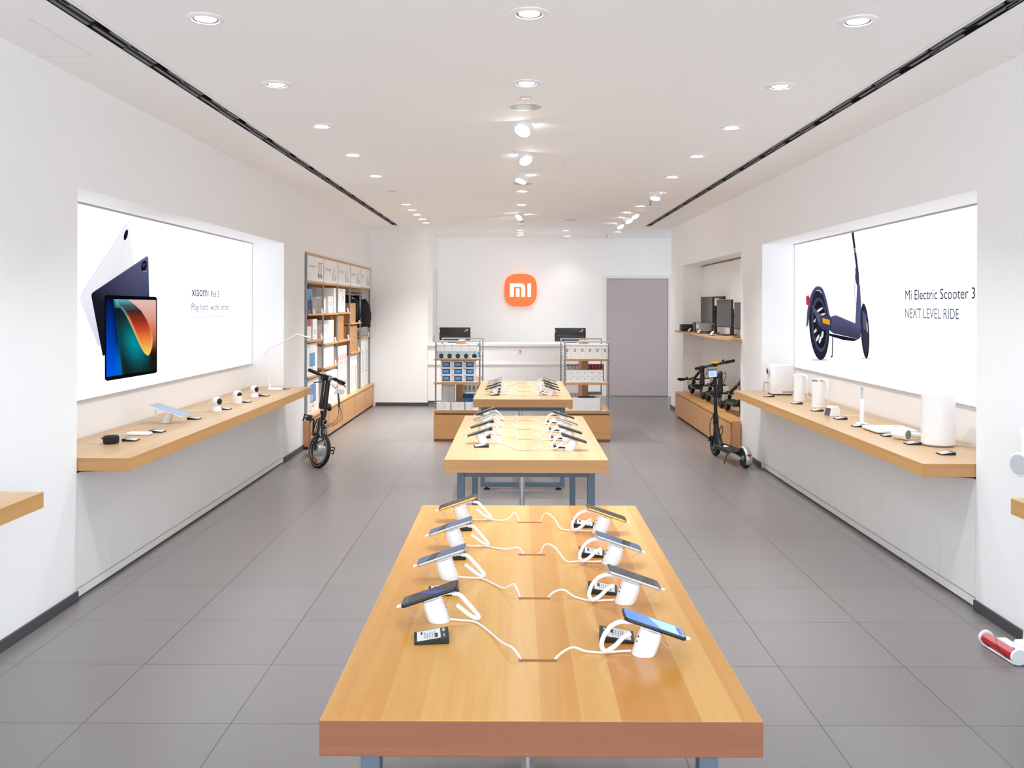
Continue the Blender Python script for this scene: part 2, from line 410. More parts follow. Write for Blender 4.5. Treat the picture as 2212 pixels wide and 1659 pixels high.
# ------------------------------------------------------------------ linear air diffusers in the ceiling
def diffuser(x0, x1, label):
    t = thing('linear_air_diffuser', label, 'air vent', ((x0 + x1) / 2, 0, ZC), 0, 'black slot diffusers in the ceiling')
    w = x1 - x0 - .002
    h = MB(slotm); h.box(-w / 2, SY0 + .01, .05, w / 2, SY1 - .01, .06)
    for s in (-1, 1): h.box(*sorted((s * w / 2, s * (w / 2 - .002)))[:1], SY0 + .01, .001, max(s * w / 2, s * (w / 2 - .002)), SY1 - .01, .05)
    h.build('slot_housing', t)
    L = .36; n = int((SY1 - SY0 - .04) / L)
    m = MB(slatm)
    for lane, off in ((-.8, 0), (.8, .09)):
        for i in range(n):
            y = SY0 + .03 + i * L + off * (1 if i % 2 else -.5)
            xs = lane * w * .31 + (.005 if i % 2 else -.005)
            m.box(xs - .0105, y, .004, xs + .0105, y + L - .03, .012)
    m.build('vane_grille', t)
    fr = MB(slotm)
    for lane in (0,): fr.box(-.003, SY0 + .01, .002, .003, SY1 - .01, .03)
    fr.build('divider_grille', t)
diffuser(*SL, 'long black slot diffuser in the ceiling above the bicycle and tablet poster side')
diffuser(*SR, 'long black slot diffuser in the ceiling above the electric scooter poster side')

# ------------------------------------------------------------------ lamps in the ceiling
def pw(v, pts):
    for (a, x), (b_, y) in zip(pts, pts[1:]):
        if v <= b_: return x + (y - x) * max(0, (v - a)) / (b_ - a)
    return pts[-1][1]
def lamp(parent, kind, energy, loc, rot=(0, 0, 0), size=1.86, blend=1.0, rad=.03, colr=(1, .985, .96)):
    d = bpy.data.lights.new('downlight_lamp', 'SPOT'); d.energy = energy; d.spot_size = size; d.spot_blend = blend; d.shadow_soft_size = rad; d.color = colr
    o = bpy.data.objects.new('downlight_lamp', d); COL.objects.link(o); o.parent = parent; o.location = loc; o.rotation_euler = rot
def make_downlight():
    t = thing('recessed_downlight', 'x', 'ceiling light')
    MB().lathe([(.088, -.0005), (.087, -.004), (.068, -.010), (.061, -.010), (.058, -.004)], 32, offw).build('trim_ring', t)
    MB().lathe([(.058, -.006), (.052, -.0035), (.046, -.003)], 28, mat('reflector_grey', (92, 94, 100), .4)).build('reflector', t)
    MB().lathe([(.0475, -.0042), (.03, -.0046), (.0005, -.005)], 28, lens_e).build('lens', t)
    return t
DL0 = make_downlight(); first = [True]
def downlight(x, y, label, power=DOWN_W):
    t = DL0 if first[0] else dup(DL0)
    first[0] = False
    for c in [c for c in t.children if c.type == 'LIGHT']: bpy.data.objects.remove(c)
    t.location = (x, y, ZC); t['label'] = label; t['group'] = 'recessed downlights in the ceiling'
    lit.append((t, power))
lit = []
def lerp3(a, b_, t): t = max(0, min(1, t)); return tuple(u * (1 - t) + v * t for u, v in zip(a, b_))
ROW = [4.09, 5.30, 6.51, 7.75, 9.0, 10.2]
for i, y in enumerate(ROW):
    if i < 5: downlight(-1.43, y, f'round recessed downlight beside the bicycle side diffuser, {ORD[i]} from the entrance')
    if i < 5: downlight(1.55, y, f'round recessed downlight beside the scooter side diffuser, {ORD[i]} from the entrance')
for i, y in enumerate((11.5, 12.15, 12.8, 13.45, 14.05)):
    downlight(-1.44, y, f'small lit downlight near the bookcase, {ORD[i]} of the close set five')
for i, y in enumerate((4.0, 5.25, 10.15, 11.5)):
    downlight(.048, y, f'round recessed downlight over the row of tables, {ORD[i]} from the entrance')
downlight(1.59, 11.6, 'flat downlight just before the tilted spotlights on the scooter side')
for i, y in enumerate((15.4, 15.9, 16.4)):
    downlight(.048, y, f'round downlight on the centre line above the counter, {ORD[i]} of three before the back wall', (40, 34, 10)[i])
downlight(.83, 15.4, 'round downlight beside the centre line above the counter', 38)
downlight(1.75, 15.6, 'round downlight in front of the grey door', 44)
downlight(.92, 17.1 - .5, 'small lit downlight close to the back wall', 14)
for t, p in lit:
    y = t.location.y
    lamp(t, 'SPOT', p * pw(y, [(0, 1), (6.6, 1.0), (9, 1.35), (10.2, 1.7), (14.1, 1.8), (15.0, 1.0), (18, 1.0)]), (0, 0, -.02), colr=lerp3((.85, .935, 1.0), (.98, .97, .94), (y - 3) / 9))
def unlit(x, y, label, r=.085):
    t = thing('unlit_downlight', label, 'ceiling light', (x, y, ZC), 0)
    MB().lathe([(r, -.0005), (r - .002, -.004), (r * .78, -.008), (r * .7, -.003)], 28, offw).build('trim_ring', t)
    MB().lathe([(r * .72, -.003), (r * .3, -.004), (.0005, -.004)], 28, lgrey).build('lens', t)
unlit(-1.438, 10.2, 'unlit round downlight on the bicycle side beyond the lit ones')
def speaker_disc(x, y, label, r=.10):
    t = thing('ceiling_speaker', label, 'speaker', (x, y, ZC), 0)
    MB().lathe([(r + .018, -.0005), (r + .016, -.004), (r, -.005)], 32, offw).build('rim', t)
    MB().lathe([(r, -.004), (r * .5, -.005), (.0005, -.005)], 32, lgrey).build('grille', t)
speaker_disc(.048, 5.87, 'round grey speaker grille in the ceiling after the second downlight')
speaker_disc(.048, 9.54, 'round grey speaker grille in the ceiling past the eyeball spotlights')
speaker_disc(.80, 13.5, 'round pale speaker grille in the ceiling toward the back')
t = thing('ceiling_sensor', 'small pinkish rectangular plate in the ceiling before the speaker grille', 'sensor', (.048, 5.62, ZC))
MB(mat('sensor_edge', (220, 150, 140), .6)).box(-.033, -.022, -.004, .033, .022, -.0005).build('frame', t)
MB(offw).box(-.029, -.018, -.006, .029, .018, -.0042).build('cover', t)
# eyeball spotlights tilted out of the ceiling
def eyeball(x, y, yaw, tilt, label, power, target):
    t = thing('eyeball_spotlight', label, 'spotlight', (x, y, ZC), 0, 'tilted eyeball spotlights')
    MB().lathe([(.088, -.0005), (.087, -.004), (.07, -.008), (.062, -.003)], 32, offw).build('trim_ring', t)
    R = Euler((tilt, 0, yaw)).to_matrix().to_4x4()
    M = Matrix.Translation((0, 0, -.012)) @ R
    MB().lathe([(.062, .0), (.062, -.03), (.060, -.062), (.056, -.066)], 28, offw, M).build('barrel', t)
    MB().lathe([(.0555, -.062), (.03, -.0625), (.0005, -.063)], 28, lens_e, M).build('lens', t)
    d = Vector(target) - Vector((x, y, ZC - .1)); q = d.to_track_quat('-Z', 'Y').to_euler()
    lamp(t, 'SPOT', power, M @ Vector((0, 0, -.075)), q, 1.1, .7, .04)
eyeball(.052, 6.42, -.5, -.75, 'eyeball spotlight hanging tilted over the tables, nearest the entrance', SPOT_W, (.6, 5.6, 0))
eyeball(.048, 7.71, .5, -.7, 'eyeball spotlight hanging tilted over the tables, second from the entrance', SPOT_W, (-.6, 6.8, 0))
eyeball(.05, 8.9, -.9, -.45, 'eyeball spotlight hanging tilted over the tables, third from the entrance', SPOT_W, (.6, 8.6, 0))
eyeball(.052, 12.7, -.9, -.8, 'eyeball spotlight above the display shelves, last on the centre line', SPOT_W, (-.8, YB, 1.5))
eyeball(1.58, 10.25, -.6, -.3, 'eyeball spotlight on the scooter side before the row of three tilted ones', SPOT_W, (2.7, 11.6, .8))
for i, y in enumerate((12.4, 13.1, 14.0)):
    eyeball(1.60 if i < 2 else 1.58, y, .8, -.6, f'eyeball spotlight on the scooter side, {ORD[i]} of the tilted row of three', SPOT_W * .7, ((.3, 1.6, -.9)[i], YB, 1.2))
t = thing('smoke_detector', 'small beige box hanging from the ceiling on the centre line', 'detector', (.052, 13.7, ZC))
MB(mat('beige_plastic', (206, 198, 180), .6)).box(-.045, -.03, -.075, .045, .03, -.03).build('body', t)
MB(grey).box(-.03, -.02, -.03, .03, .02, -.0005).build('mount', t)
def sprinkler(x, y, label):
    t = thing('ceiling_sprinkler', label, 'sprinkler', (x, y, ZC))
    MB(chrome).lathe([(.034, -.0005), (.032, -.006), (.008, -.008)], 16).build('plate', t)
    MB(grey).cyl((0, 0, -.008), (0, 0, -.045), .007, .005, 10).cyl((0, 0, -.045), (0, 0, -.05), .016, .016, 12).build('nozzle', t)
sprinkler(1.62, 16.3, 'sprinkler head hanging from the ceiling in front of the grey door')
sprinkler(1.64, 11.1, 'tiny sprinkler head in the ceiling on the scooter side')

# ------------------------------------------------------------------ back wall sign, counter, cash desk computers
def squircle(cx, cz, r, y, n=64, p=3.05):
    out = []
    for i in range(n):
        a = 2 * PI * i / n; c, s_ = math.cos(a), math.sin(a)
        out.append((cx + r * math.copysign(abs(c) ** (2 / p), c), y, cz + r * math.copysign(abs(s_) ** (2 / p), s_)))
    return out
t = thing('logo_sign', 'orange rounded square sign with white lettering on the back wall', 'sign', (.057, YB, 2.02))
b = MB(orange)
o0, o1, o2 = squircle(0, 0, .304, -.02), squircle(0, 0, .304, -.075), squircle(0, 0, .292, -.088)
n = len(o0)
for A, B in ((o0, o1), (o1, o2)):
    b.add(A + B, [(i, n + i, n + (i + 1) % n, (i + 1) % n) for i in range(n)], orange, True)
b.add(o2, [tuple(range(n))], orange); b.add(o0, [tuple(reversed(range(n)))], orange)
b.build('sign_body', t)
b = MB(signw); k = .00279
def P(x, y): return ((x - 1090) * k, -.0885, (588 - y) * k)
arc = [(1095 + 25 * math.sin(a), 570 - 25 * math.cos(a)) for a in [i * PI / 16 for i in range(9)]]
arci = [(1085 + 11 * math.sin(a), 578 - 11 * math.cos(a)) for a in [i * PI / 16 for i in range(9)]]
for pts in ([(1018, 545), (1043, 545), (1043, 635), (1018, 635)], [(1043, 545), (1095, 545), (1085, 567), (1043, 567)],
            [(1095, 545)] + arc + [(1120, 635), (1096, 635)] + list(reversed(arci)), [(1058, 578), (1082, 578), (1082, 635), (1058, 635)],
            [(1137, 545), (1160, 545), (1160, 635), (1137, 635)]):
    b.prism([P(*p) for p in reversed(pts)], (0, -.006, 0), signw)
b.build('lettering', t)
DKX1 = 1.20
t = thing('reception_desk', 'long white cash counter in front of the back wall', 'counter', (0, 15.25, 0))
MB(offw).box(XR + .003, 0, 1.03, DKX1, .75, 1.068).build('counter_top', t)
b = MB(white)
xs = [XR + .003, -1.0, .345, .86, DKX1 - .02]
for x0, x1 in zip(xs, xs[1:]):
    b.box(x0 + .002, .05, .735, x1 - .002, .08, 1.029); b.box(x0 + .002, .05, .09, x1 - .002, .08, .705)
b.build('front_panel', t)
MB(offw).box(XR + .003, .022, .705, DKX1 - .02, .08, .735).build('ledge', t)
MB(grey).box(XR + .02, .075, .001, DKX1 - .02, .09, .09).build('kick_plate', t)
MB(white).box(DKX1 - .02, .05, .001, DKX1, .75, 1.029).build('end_panel', t)
# round multicolour letter decal with a small caption on the counter front
t = thing('logo_sticker', 'small multicolour letter G sticker on the white counter front', 'sticker', (.043, 15.30, .935))
cols = [mat('g_red', (219, 68, 55), .5), mat('g_yellow', (244, 180, 0), .5), mat('g_green', (15, 157, 88), .5), mat('g_blue', (66, 133, 244), .5)]
b = MB()
def gpt(r, a): return (r * math.cos(a), -.002, r * math.sin(a))
for a0, a1, m in ((45, 150, 0), (150, 215, 1), (215, 310, 2), (310, 360, 3)):
    N_ = 8
    for i in range(N_):
        u, v = math.radians(a0 + (a1 - a0) * i / N_), math.radians(a0 + (a1 - a0) * (i + 1) / N_)
        b.poly([gpt(.016, u), gpt(.027, u), gpt(.027, v), gpt(.016, v)][::-1], cols[m])
b.poly([(0, -.002, -.006), (.027, -.002, -.006), (.027, -.002, .005), (0, -.002, .005)], cols[3])
b.build('letter', t)
b = MB(inkg)
for i in range(5): b.poly([(-.045 + i * .019, -.002, -.058), (-.032 + i * .019, -.002, -.058), (-.032 + i * .019, -.002, -.052), (-.045 + i * .019, -.002, -.052)])
b.build('caption', t)
def computer(x, y, label, rz=0):
    t = thing('all_in_one_computer', label, 'computer', (x, y, 1.0685), rz)
    MB(black).rbox(-.272, -.02, .025, .272, .02, .265, .008, 2).rbox(-.24, -.03, .06, .24, -.018, .13, .005, 1, dark).build('screen_back', t)
    MB(dark).rbox(-.12, -.05, .0, .12, .09, .014, .004, 1).build('base_foot', t)
    MB(dark).box(-.04, .0, .014, .04, .025, .03).build('neck', t)
    b = MB(offw); b.cyl((.215, -.0205, .225), (.215, -.0212, .225), .011, .011, 16); b.box(.165, -.0212, .199, .212, -.0203, .204)
    b.build('badge', t)
    MB(lgrey).box(-.271, -.0212, .18, -.262, -.0203, .235).build('sticker', t)
computer(-1.10, 15.75, 'black computer seen from behind on the counter, above the speaker box shelf')
computer(.928, 15.75, 'black computer seen from behind on the counter, above the bear box shelf')

# ------------------------------------------------------------------ light box posters in the two recesses
pm = bpy.data.materials.new('backlit_print'); pm.use_nodes = True
nt = pm.node_tree; N = nt.nodes; N.clear()
at_ = N.new('ShaderNodeAttribute'); at_.attribute_name = 'Col'; em = N.new('ShaderNodeEmission'); ou = N.new('ShaderNodeOutputMaterial')
nt.links.new(at_.outputs['Color'], em.inputs['Color']); nt.links.new(em.outputs[0], ou.inputs['Surface'])
em.inputs['Strength'].default_value = 1.0
WH = (.80, .84, .92)
def pc(r, g, b, k=.58): return tuple(c * k for c in srgb(r, g, b))
PXL, PXR = -2.885, 2.945
class Poster:
    """printed artwork on the plane x = X; crop coordinates of the print are turned into wall positions"""
    def __init__(s, X, ox, oy, sc):
        s.X, s.ox, s.oy, s.sc, s.n, s.b = X, ox, oy, sc, 0, MB(pm)
        s.inw = 1 if X < 0 else -1
    def p(s, x, y, d):
        _, Y, Z = on_x(s.ox + x / s.sc, s.oy + y / s.sc, s.X)
        return (s.X + s.inw * d, Y, Z)
    def poly(s, pts, c):
        s.n += 1; d = .0004 * s.n
        q = [s.p(x, y, d) for x, y in pts]
        s.b.poly(q, pm, c if isinstance(c, list) else [c] * len(q))
    def grid(s, c00, c10, c01, c11, fn, nu=110, nv=150):
        s.n += 1; d = .0004 * s.n
        v, c, f = [], [], []
        for j in range(nv + 1):
            for i in range(nu + 1):
                u, w = i / nu, j / nv
                x = (c00[0] * (1 - u) + c10[0] * u) * (1 - w) + (c01[0] * (1 - u) + c11[0] * u) * w
                y = (c00[1] * (1 - u) + c10[1] * u) * (1 - w) + (c01[1] * (1 - u) + c11[1] * u) * w
                v.append(s.p(x, y, d)); c.append(fn(u, w))
        for j in range(nv):
            for i in range(nu):
                a = j * (nu + 1) + i; f.append((a, a + 1, a + nu + 2, a + nu + 1))
        s.b.add(v, f, pm, False, c)
    def ell(s, cx, cy, rx, ry, c, rot=0, n=28, a0=0, a1=360):
        r = math.radians(rot); out = []
        for i in range(n):
            a = math.radians(a0 + (a1 - a0) * i / n)
            x, y = rx * math.cos(a), ry * math.sin(a)
            out.append((cx + x * math.cos(r) - y * math.sin(r), cy + x * math.sin(r) + y * math.cos(r)))
        s.poly(out, c)
    def text(s, body, x, y, x1, h, c):
        """baseline start at crop (x, y), right end at crop x1, letter height h crop px"""
        s.n += 1; d = .0004 * s.n
        a, e, t_ = s.p(x, y, d), s.p(x1, y, d), s.p(x, y - h, d)
        s.b.text(body, a, (0, -s.inw * -1, 0), (0, 0, 1), abs(e[1] - a[1]), t_[2] - a[2], pm, None)
        for i in range(len(s.b.vc)):
            if s.b.vc[i] is None: s.b.vc[i] = c
def lerp(a, b_, t): t = max(0, min(1, t)); return tuple(x * (1 - t) + y * t for x, y in zip(a, b_))
def ramp(v, stops):
    for (a, c), (b_, d) in zip(stops, stops[1:]):
        if v <= b_: return lerp(c, d, (v - a) / (b_ - a))
    return stops[-1][1]
BAND = [(0, pc(96, 190, 204)), (.08, pc(66, 96, 104)), (.16, pc(70, 40, 36)), (.28, pc(150, 48, 34)), (.42, pc(214, 76, 46)), (.58, pc(246, 152, 66)), (.78, pc(255, 228, 108))]
def sm(a, b_, x):
    t = max(0, min(1, (x - a) / (b_ - a))); return t * t * (3 - 2 * t)
def wallpaper(u, v):
    ua = .155 + .16 * v
    ui = pw(v, [(0, .20), (.08, .22), (.115, .30), (.17, .36), (.25, .43), (.36, .505), (.46, .57), (.56, .635), (.66, .70), (.74, .765), (.785, .84)])
    uo = pw(v, [(0, .43), (.03, .50), (.08, .59), (.15, .70), (.26, .80), (.37, .87), (.46, .91), (.55, .93), (.64, .925), (.70, .905), (.75, .88), (.785, .84)])
    t = u / max(ua, .01)
    blue = lerp(lerp(pc(8, 24, 74), pc(0, 92, 250), v ** 1.2), lerp(pc(6, 16, 46), pc(0, 120, 170), sm(.5, .9, v)), max(0, min(1, t)) ** 3 * .85)
    g = math.exp(-((u - .54 - .3 * (v - .5)) / .20) ** 2) * math.exp(-((v - .60) / .24) ** 2)
    arch = lerp(pc(20, 30, 34), pc(0, 146, 158), g)
    if v < .115: arch = lerp(pc(70, 176, 196), pc(40, 90, 100), v / .115)
    ed = math.exp(-max(0, u - ua) / .022)
    arch = lerp(arch, pc(0, 110, 100), ed * .6 * sm(.15, .5, v))
    q = .007
    c = lerp(blue, arch, sm(ua - q, ua + q, u))
    if v < .785:
        w = max(.001, uo - ui); tt = max(0, min(1, (u - ui) / w))
        band = lerp(ramp(v, BAND), pc(255, 214, 150) if v > .22 else pc(120, 200, 205), max(0, .75 - tt * 4.5))
        band = lerp(band, pc(255, 236, 190), max(0, tt - .9) * 6 * sm(.3, .6, v))
        outer = lerp(lerp(pc(240, 200, 192), pc(228, 124, 92), v / .42), pc(58, 20, 16), sm(.42, .76, v))
        c = lerp(c, band, sm(ui - q, ui + q, u)); c = lerp(c, outer, sm(uo - q, uo + q, u))
    else:
        c = lerp(c, pc(30, 26, 26), sm(.84, .92, u))
    return c
Q = Poster(PXL, 150, 390, 4.022)
y0, y1, z0, z1 = LN0 + .004, LN1 - .004, 1.08, LNT - .012
Q.b.poly([(PXL, y0, z0), (PXL, y1, z0), (PXL, y1, z1), (PXL, y0, z1)], pm, [WH] * 4)
Q.poly([(503, 372), (512, 385), (570, 740), (262, 1440), (250, 1440), (92, 1045), (92, 1005), (100, 985)], [pc(253, 253, 255, .61)] * 3 + [pc(222, 224, 246, .61)] * 2 + [pc(246, 247, 254, .61)] * 3)
Q.poly([(497, 372), (503, 372), (104, 990), (96, 990)], pc(224, 226, 247, .61))
Q.ell(489, 472, 16, 48, pc(24, 26, 40), 14)
Q.poly([(672, 655), (684, 672), (692, 1010), (430, 1200), (300, 1524), (286, 1520), (190, 1015), (190, 985), (206, 968)],
       [pc(128, 130, 168), pc(104, 106, 146), pc(70, 72, 108), pc(30, 30, 40), pc(22, 22, 28), pc(22, 22, 28), pc(28, 28, 38), pc(30, 30, 42), pc(50, 52, 72)])
Q.ell(646, 742, 24, 48, pc(22, 22, 32), 12); Q.ell(640, 736, 9, 16, pc(70, 72, 100), 12); Q.ell(654, 728, 7, 12, pc(70, 72, 100), 12)
Q.ell(648, 776, 20, 20, pc(150, 150, 190), 0, 14, 20, 160)
Q.poly([(312, 994), (745, 1011), (757, 1024), (757, 1660), (745, 1672), (322, 1741), (303, 1726), (300, 1010)], pc(12, 12, 16))
Q.grid((313, 1030), (748, 1038), (316, 1706), (748, 1648), wallpaper)
INK = pc(36, 40, 58)
Q.text('xıaomı', 1058, 1004, 1204, 58, INK); Q.text('Pad 5', 1226, 1012, 1296, 52, pc(60, 62, 80))
Q.text('Play hard, work smart', 1057, 1150, 1385, 84, pc(120, 124, 140))
for i in range(14):
    x = 1060 + i * 20.5; yy = 1186 - i * .8
    Q.poly([(x, yy), (x + 14, yy - .6), (x + 14, yy + 5), (x, yy + 6)], pc(214, 220, 228))
t = thing('light_box_poster', 'large backlit poster of three tablets in the recess above the bicycle side counter', 'poster')
Q.b.build('poster_panel', t)
fr = MB(lgrey); fr.box(PXL - .012, y0 - .002, z0 - .012, PXL + .004, y1 + .002, z0); fr.box(PXL - .012, y0 - .002, z1, PXL + .006, y1 + .002, z1 + .010)
fr.box(PXL - .012, y1 - .0005, z0, PXL + .003, y1 + .002, z1); fr.build('poster_frame', t)

Q = Poster(PXR, 1640, 400, 3.318)
y0, y1, z0, z1 = RN0 + .004, RN1 - .004, 1.075, RNT - .012
Q.b.poly([(PXR, y1, z0), (PXR, y0, z0), (PXR, y0, z1), (PXR, y1, z1)], pm, [WH] * 4)
C1, C2, C3, TY = pc(98, 98, 138), pc(70, 70, 102), pc(50, 50, 72), pc(42, 46, 56)
Q.ell(432, 1252, 60, 8, pc(220, 222, 240)); Q.ell(765, 1242, 40, 6, pc(222, 224, 240))
Q.poly([(662, 337), (678, 333), (716, 640), (706, 712), (694, 700), (700, 628)], C3)               # stem
Q.poly([(683, 452), (692, 450), (694, 484), (686, 486)], pc(240, 150, 140))
Q.poly([(690, 585), (716, 630), (720, 735), (705, 735), (692, 680)], C2)                            # folding joint
Q.poly([(704, 715), (724, 712), (742, 1010), (690, 1000)], C1)                                      # neck
for x0_, y0_, x1_, y1_, x2_, y2_ in ((690, 640, 684, 780, 700, 880), (738, 840, 756, 880, 762, 950)):
    Q.poly([(x0_, y0_), (x1_, y1_), (x2_, y2_), (x2_ + 2, y2_), (x1_ + 3, y1_), (x0_ + 3, y0_)], C2)
Q.ell(761, 1045, 30, 198, TY, -3); Q.ell(763, 1040, 21, 150, pc(60, 62, 84), -3)                     # front wheel
Q.poly([(742, 900), (770, 930), (778, 1040), (752, 1030)], C1)                                      # front mudguard
Q.poly([(770, 975), (780, 990), (783, 1056), (776, 1050)], pc(255, 190, 60))
Q.poly([(536, 1072), (530, 1232), (520, 1238), (516, 1222), (524, 1222), (528, 1072)], C3)           # side stand
Q.ell(434, 1005, 72, 250, TY, -3); Q.ell(438, 1000, 56, 196, pc(78, 80, 108), -3); Q.ell(440, 1000, 47, 172, pc(30, 32, 42), -3)
for a in range(0, 360, 40):
    Q.ell(438 + 26 * math.cos(math.radians(a)), 1000 + 110 * math.sin(math.radians(a)), 8, 26, pc(236, 238, 246), a * .2)
Q.ell(430, 980, 20, 70, pc(40, 42, 60))
fo = curve([(344, 1022, 0), (352, 900, 0), (372, 800, 0), (400, 742, 0), (428, 724, 0), (460, 738, 0), (482, 790, 0), (500, 860, 0), (514, 930, 0), (540, 962, 0)], 5)
fi = curve([(360, 1000, 0), (372, 900, 0), (388, 822, 0), (408, 768, 0), (430, 752, 0), (452, 768, 0), (470, 812, 0), (486, 880, 0), (502, 948, 0), (520, 976, 0)], 5)
for k_ in range(len(fo) - 1): Q.poly([tuple(fo[k_][:2]), tuple(fo[k_ + 1][:2]), tuple(fi[k_ + 1][:2]), tuple(fi[k_][:2])], [C1, C1, C2, C2]); Q.n -= 1
Q.n += 1
Q.poly([(343, 800), (360, 786), (372, 812), (366, 862), (345, 858)], pc(205, 60, 70))
Q.poly([(378, 850), (446, 930), (460, 960), (440, 1010), (410, 930)], C1)
Q.poly([(528, 940), (560, 932), (740, 1008), (738, 1088), (722, 1104), (540, 1062), (520, 1046)], [C1, C1, C1, C2, C2, C2, C2])
Q.poly([(512, 1062), (722, 1104), (690, 1118), (620, 1112), (512, 1080)], pc(30, 32, 44))
Q.poly([(450, 930), (530, 946), (530, 1046), (460, 1032), (444, 1010)], C2)
Q.poly([(462, 952), (515, 966), (516, 1002), (466, 988)], pc(250, 176, 40))
Q.text('Mi Electric Scooter 3', 1060, 822, 1563, 70, pc(40, 42, 60))
Q.text('NEXT LEVEL RIDE', 1059, 951, 1446, 68, pc(110, 114, 130))
t = thing('light_box_poster', 'large backlit poster of an electric scooter in the recess above the kettles', 'poster')
Q.b.build('poster_panel', t)
fr = MB(lgrey); fr.box(PXR - .004, y0 - .002, z0 - .012, PXR + .012, y1 + .002, z0); fr.box(PXR - .006, y0 - .002, z1, PXR + .012, y1 + .002, z1 + .010)
fr.box(PXR - .003, y1 - .0005, z0, PXR + .012, y1 + .002, z1); fr.build('poster_frame', t)
# ------------------------------------------------------------------ wooden wall counters
ZS, TS = 0.825, 0.075
def counter(name, xb, xf, y0, y1, label, joint=None, bracket=True):
    """xb: back edge, xf: front edge toward the room"""
    t = thing(name, label, 'counter', (0, 0, 0))
    s = 1 if xf > xb else -1
    e0, e1 = (y0, joint) if joint else (y0, y1)
    for a, b_ in ((y0, joint - .0008), (joint + .0008, y1)) if joint else ((y0, y1),):
        x0, x1 = sorted((xb + s * .10, xf))
        MB(w_top).box(x0, a, ZS - TS, x1, b_, ZS, w_edge, w_top, w_edge, w_edgey).build('board', t, bevel=.0015)
    x0, x1 = sorted((xb + s * .004, xb + s * .097))
    MB(w_top).box(x0, y0, ZS - TS, x1, y1, ZS - .0005, w_edge, w_top, w_edge, w_edgey).build('back_strip', t)
    if bracket:
        x0, x1 = sorted((xb + s * .34, xf - s * .14))
        MB(w_groove).prism([(xb + s * .36, y0 + .03, ZS - TS - .001), (xf - s * .12, y0 + .03, ZS - TS - .001), (xb + s * .36, y0 + .03, ZS - TS - .012)][::s], (0, .05, 0)).build('bracket', t)
    return t
counter('wall_counter', -2.895, -2.238, LN0 + .006, LN1 - .01, 'long oak counter under the tablet poster carrying cameras and a black speaker', 6.98)
counter('wall_counter', 2.95, 2.30, RN0 + .006, RN1 - .01, 'long oak counter under the scooter poster carrying kettles and a white cylinder', 6.90)
counter('wall_counter', LX + .002, -2.238, -1.0, 4.235, 'oak counter end cut off by the picture edge on the tablet poster wall', None, False)
counter('wall_counter', RX - .002, 2.30, -1.0, 4.17, 'oak counter end cut off by the picture edge behind the vacuum cleaner', None, False)

# ------------------------------------------------------------------ display tables
ZT, TL, TW, TCX = 0.855, 2.0, 0.916, 0.052
TABY = [1.845, 4.985, 8.22]
def make_table(y, top, edge, label):
    t = thing('display_table', label, 'table', (TCX, y, 0), 0, 'oak display tables')
    w = TW / 2
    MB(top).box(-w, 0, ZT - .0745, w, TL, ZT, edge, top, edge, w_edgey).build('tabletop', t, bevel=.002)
    lx = .787 / 2
    for y0 in (.125, TL - .125 - .045):
        for s in (-1, 1):
            x0, x1 = sorted((s * lx, s * (lx - .042)))
            MB(steel).box(x0, y0, .022, x1, y0 + .045, ZT - .0755).build('leg', t, bevel=.002)
            MB(rubber).lathe([(.0005, .001), (.028, .001), (.026, .010), (.009, .014), (.009, .0215), (.0005, .0215)], 16, None, Matrix.Translation((s * (lx - .06), y0 + .022, 0))).build('foot', t)
        MB(steel).box(-lx + .0425, y0 + .002, ZT - .12, lx - .0425, y0 + .043, ZT - .0755).build('top_rail', t, bevel=.0015)
        MB(steel).box(-lx + .0425, y0 + .002, .022, lx - .0425, y0 + .043, .066).build('bottom_rail', t, bevel=.0015)
    for s in (-1, 1):
        x0, x1 = sorted((s * lx, s * (lx - .04)))
        MB(steel).box(x0, .1705, ZT - .115, x1, TL - .1705, ZT - .0756).build('side_rail', t)
    MB(chrome).cyl((-.02, .60, .002), (-.02, .60, ZT - .076), .017, None, 20).build('cable_conduit', t)
    for k in range(4):
        c = MB(slot_w); yy = .315 + k * .46
        c.box(-.046, yy - .006, ZT + .0002, .046, yy + .006, ZT + .0012)
        c.build('cable_slot', t)
    return t
make_table(TABY[0], w_near, w_edge_near, 'nearest oak display table with golden boards and a shade-darkened reddish front edge')
make_table(TABY[1], w_top, w_edge, 'middle oak display table standing between two other phone tables')
make_table(TABY[2], w_top, w_edge, 'farthest oak display table between the two product display shelves')

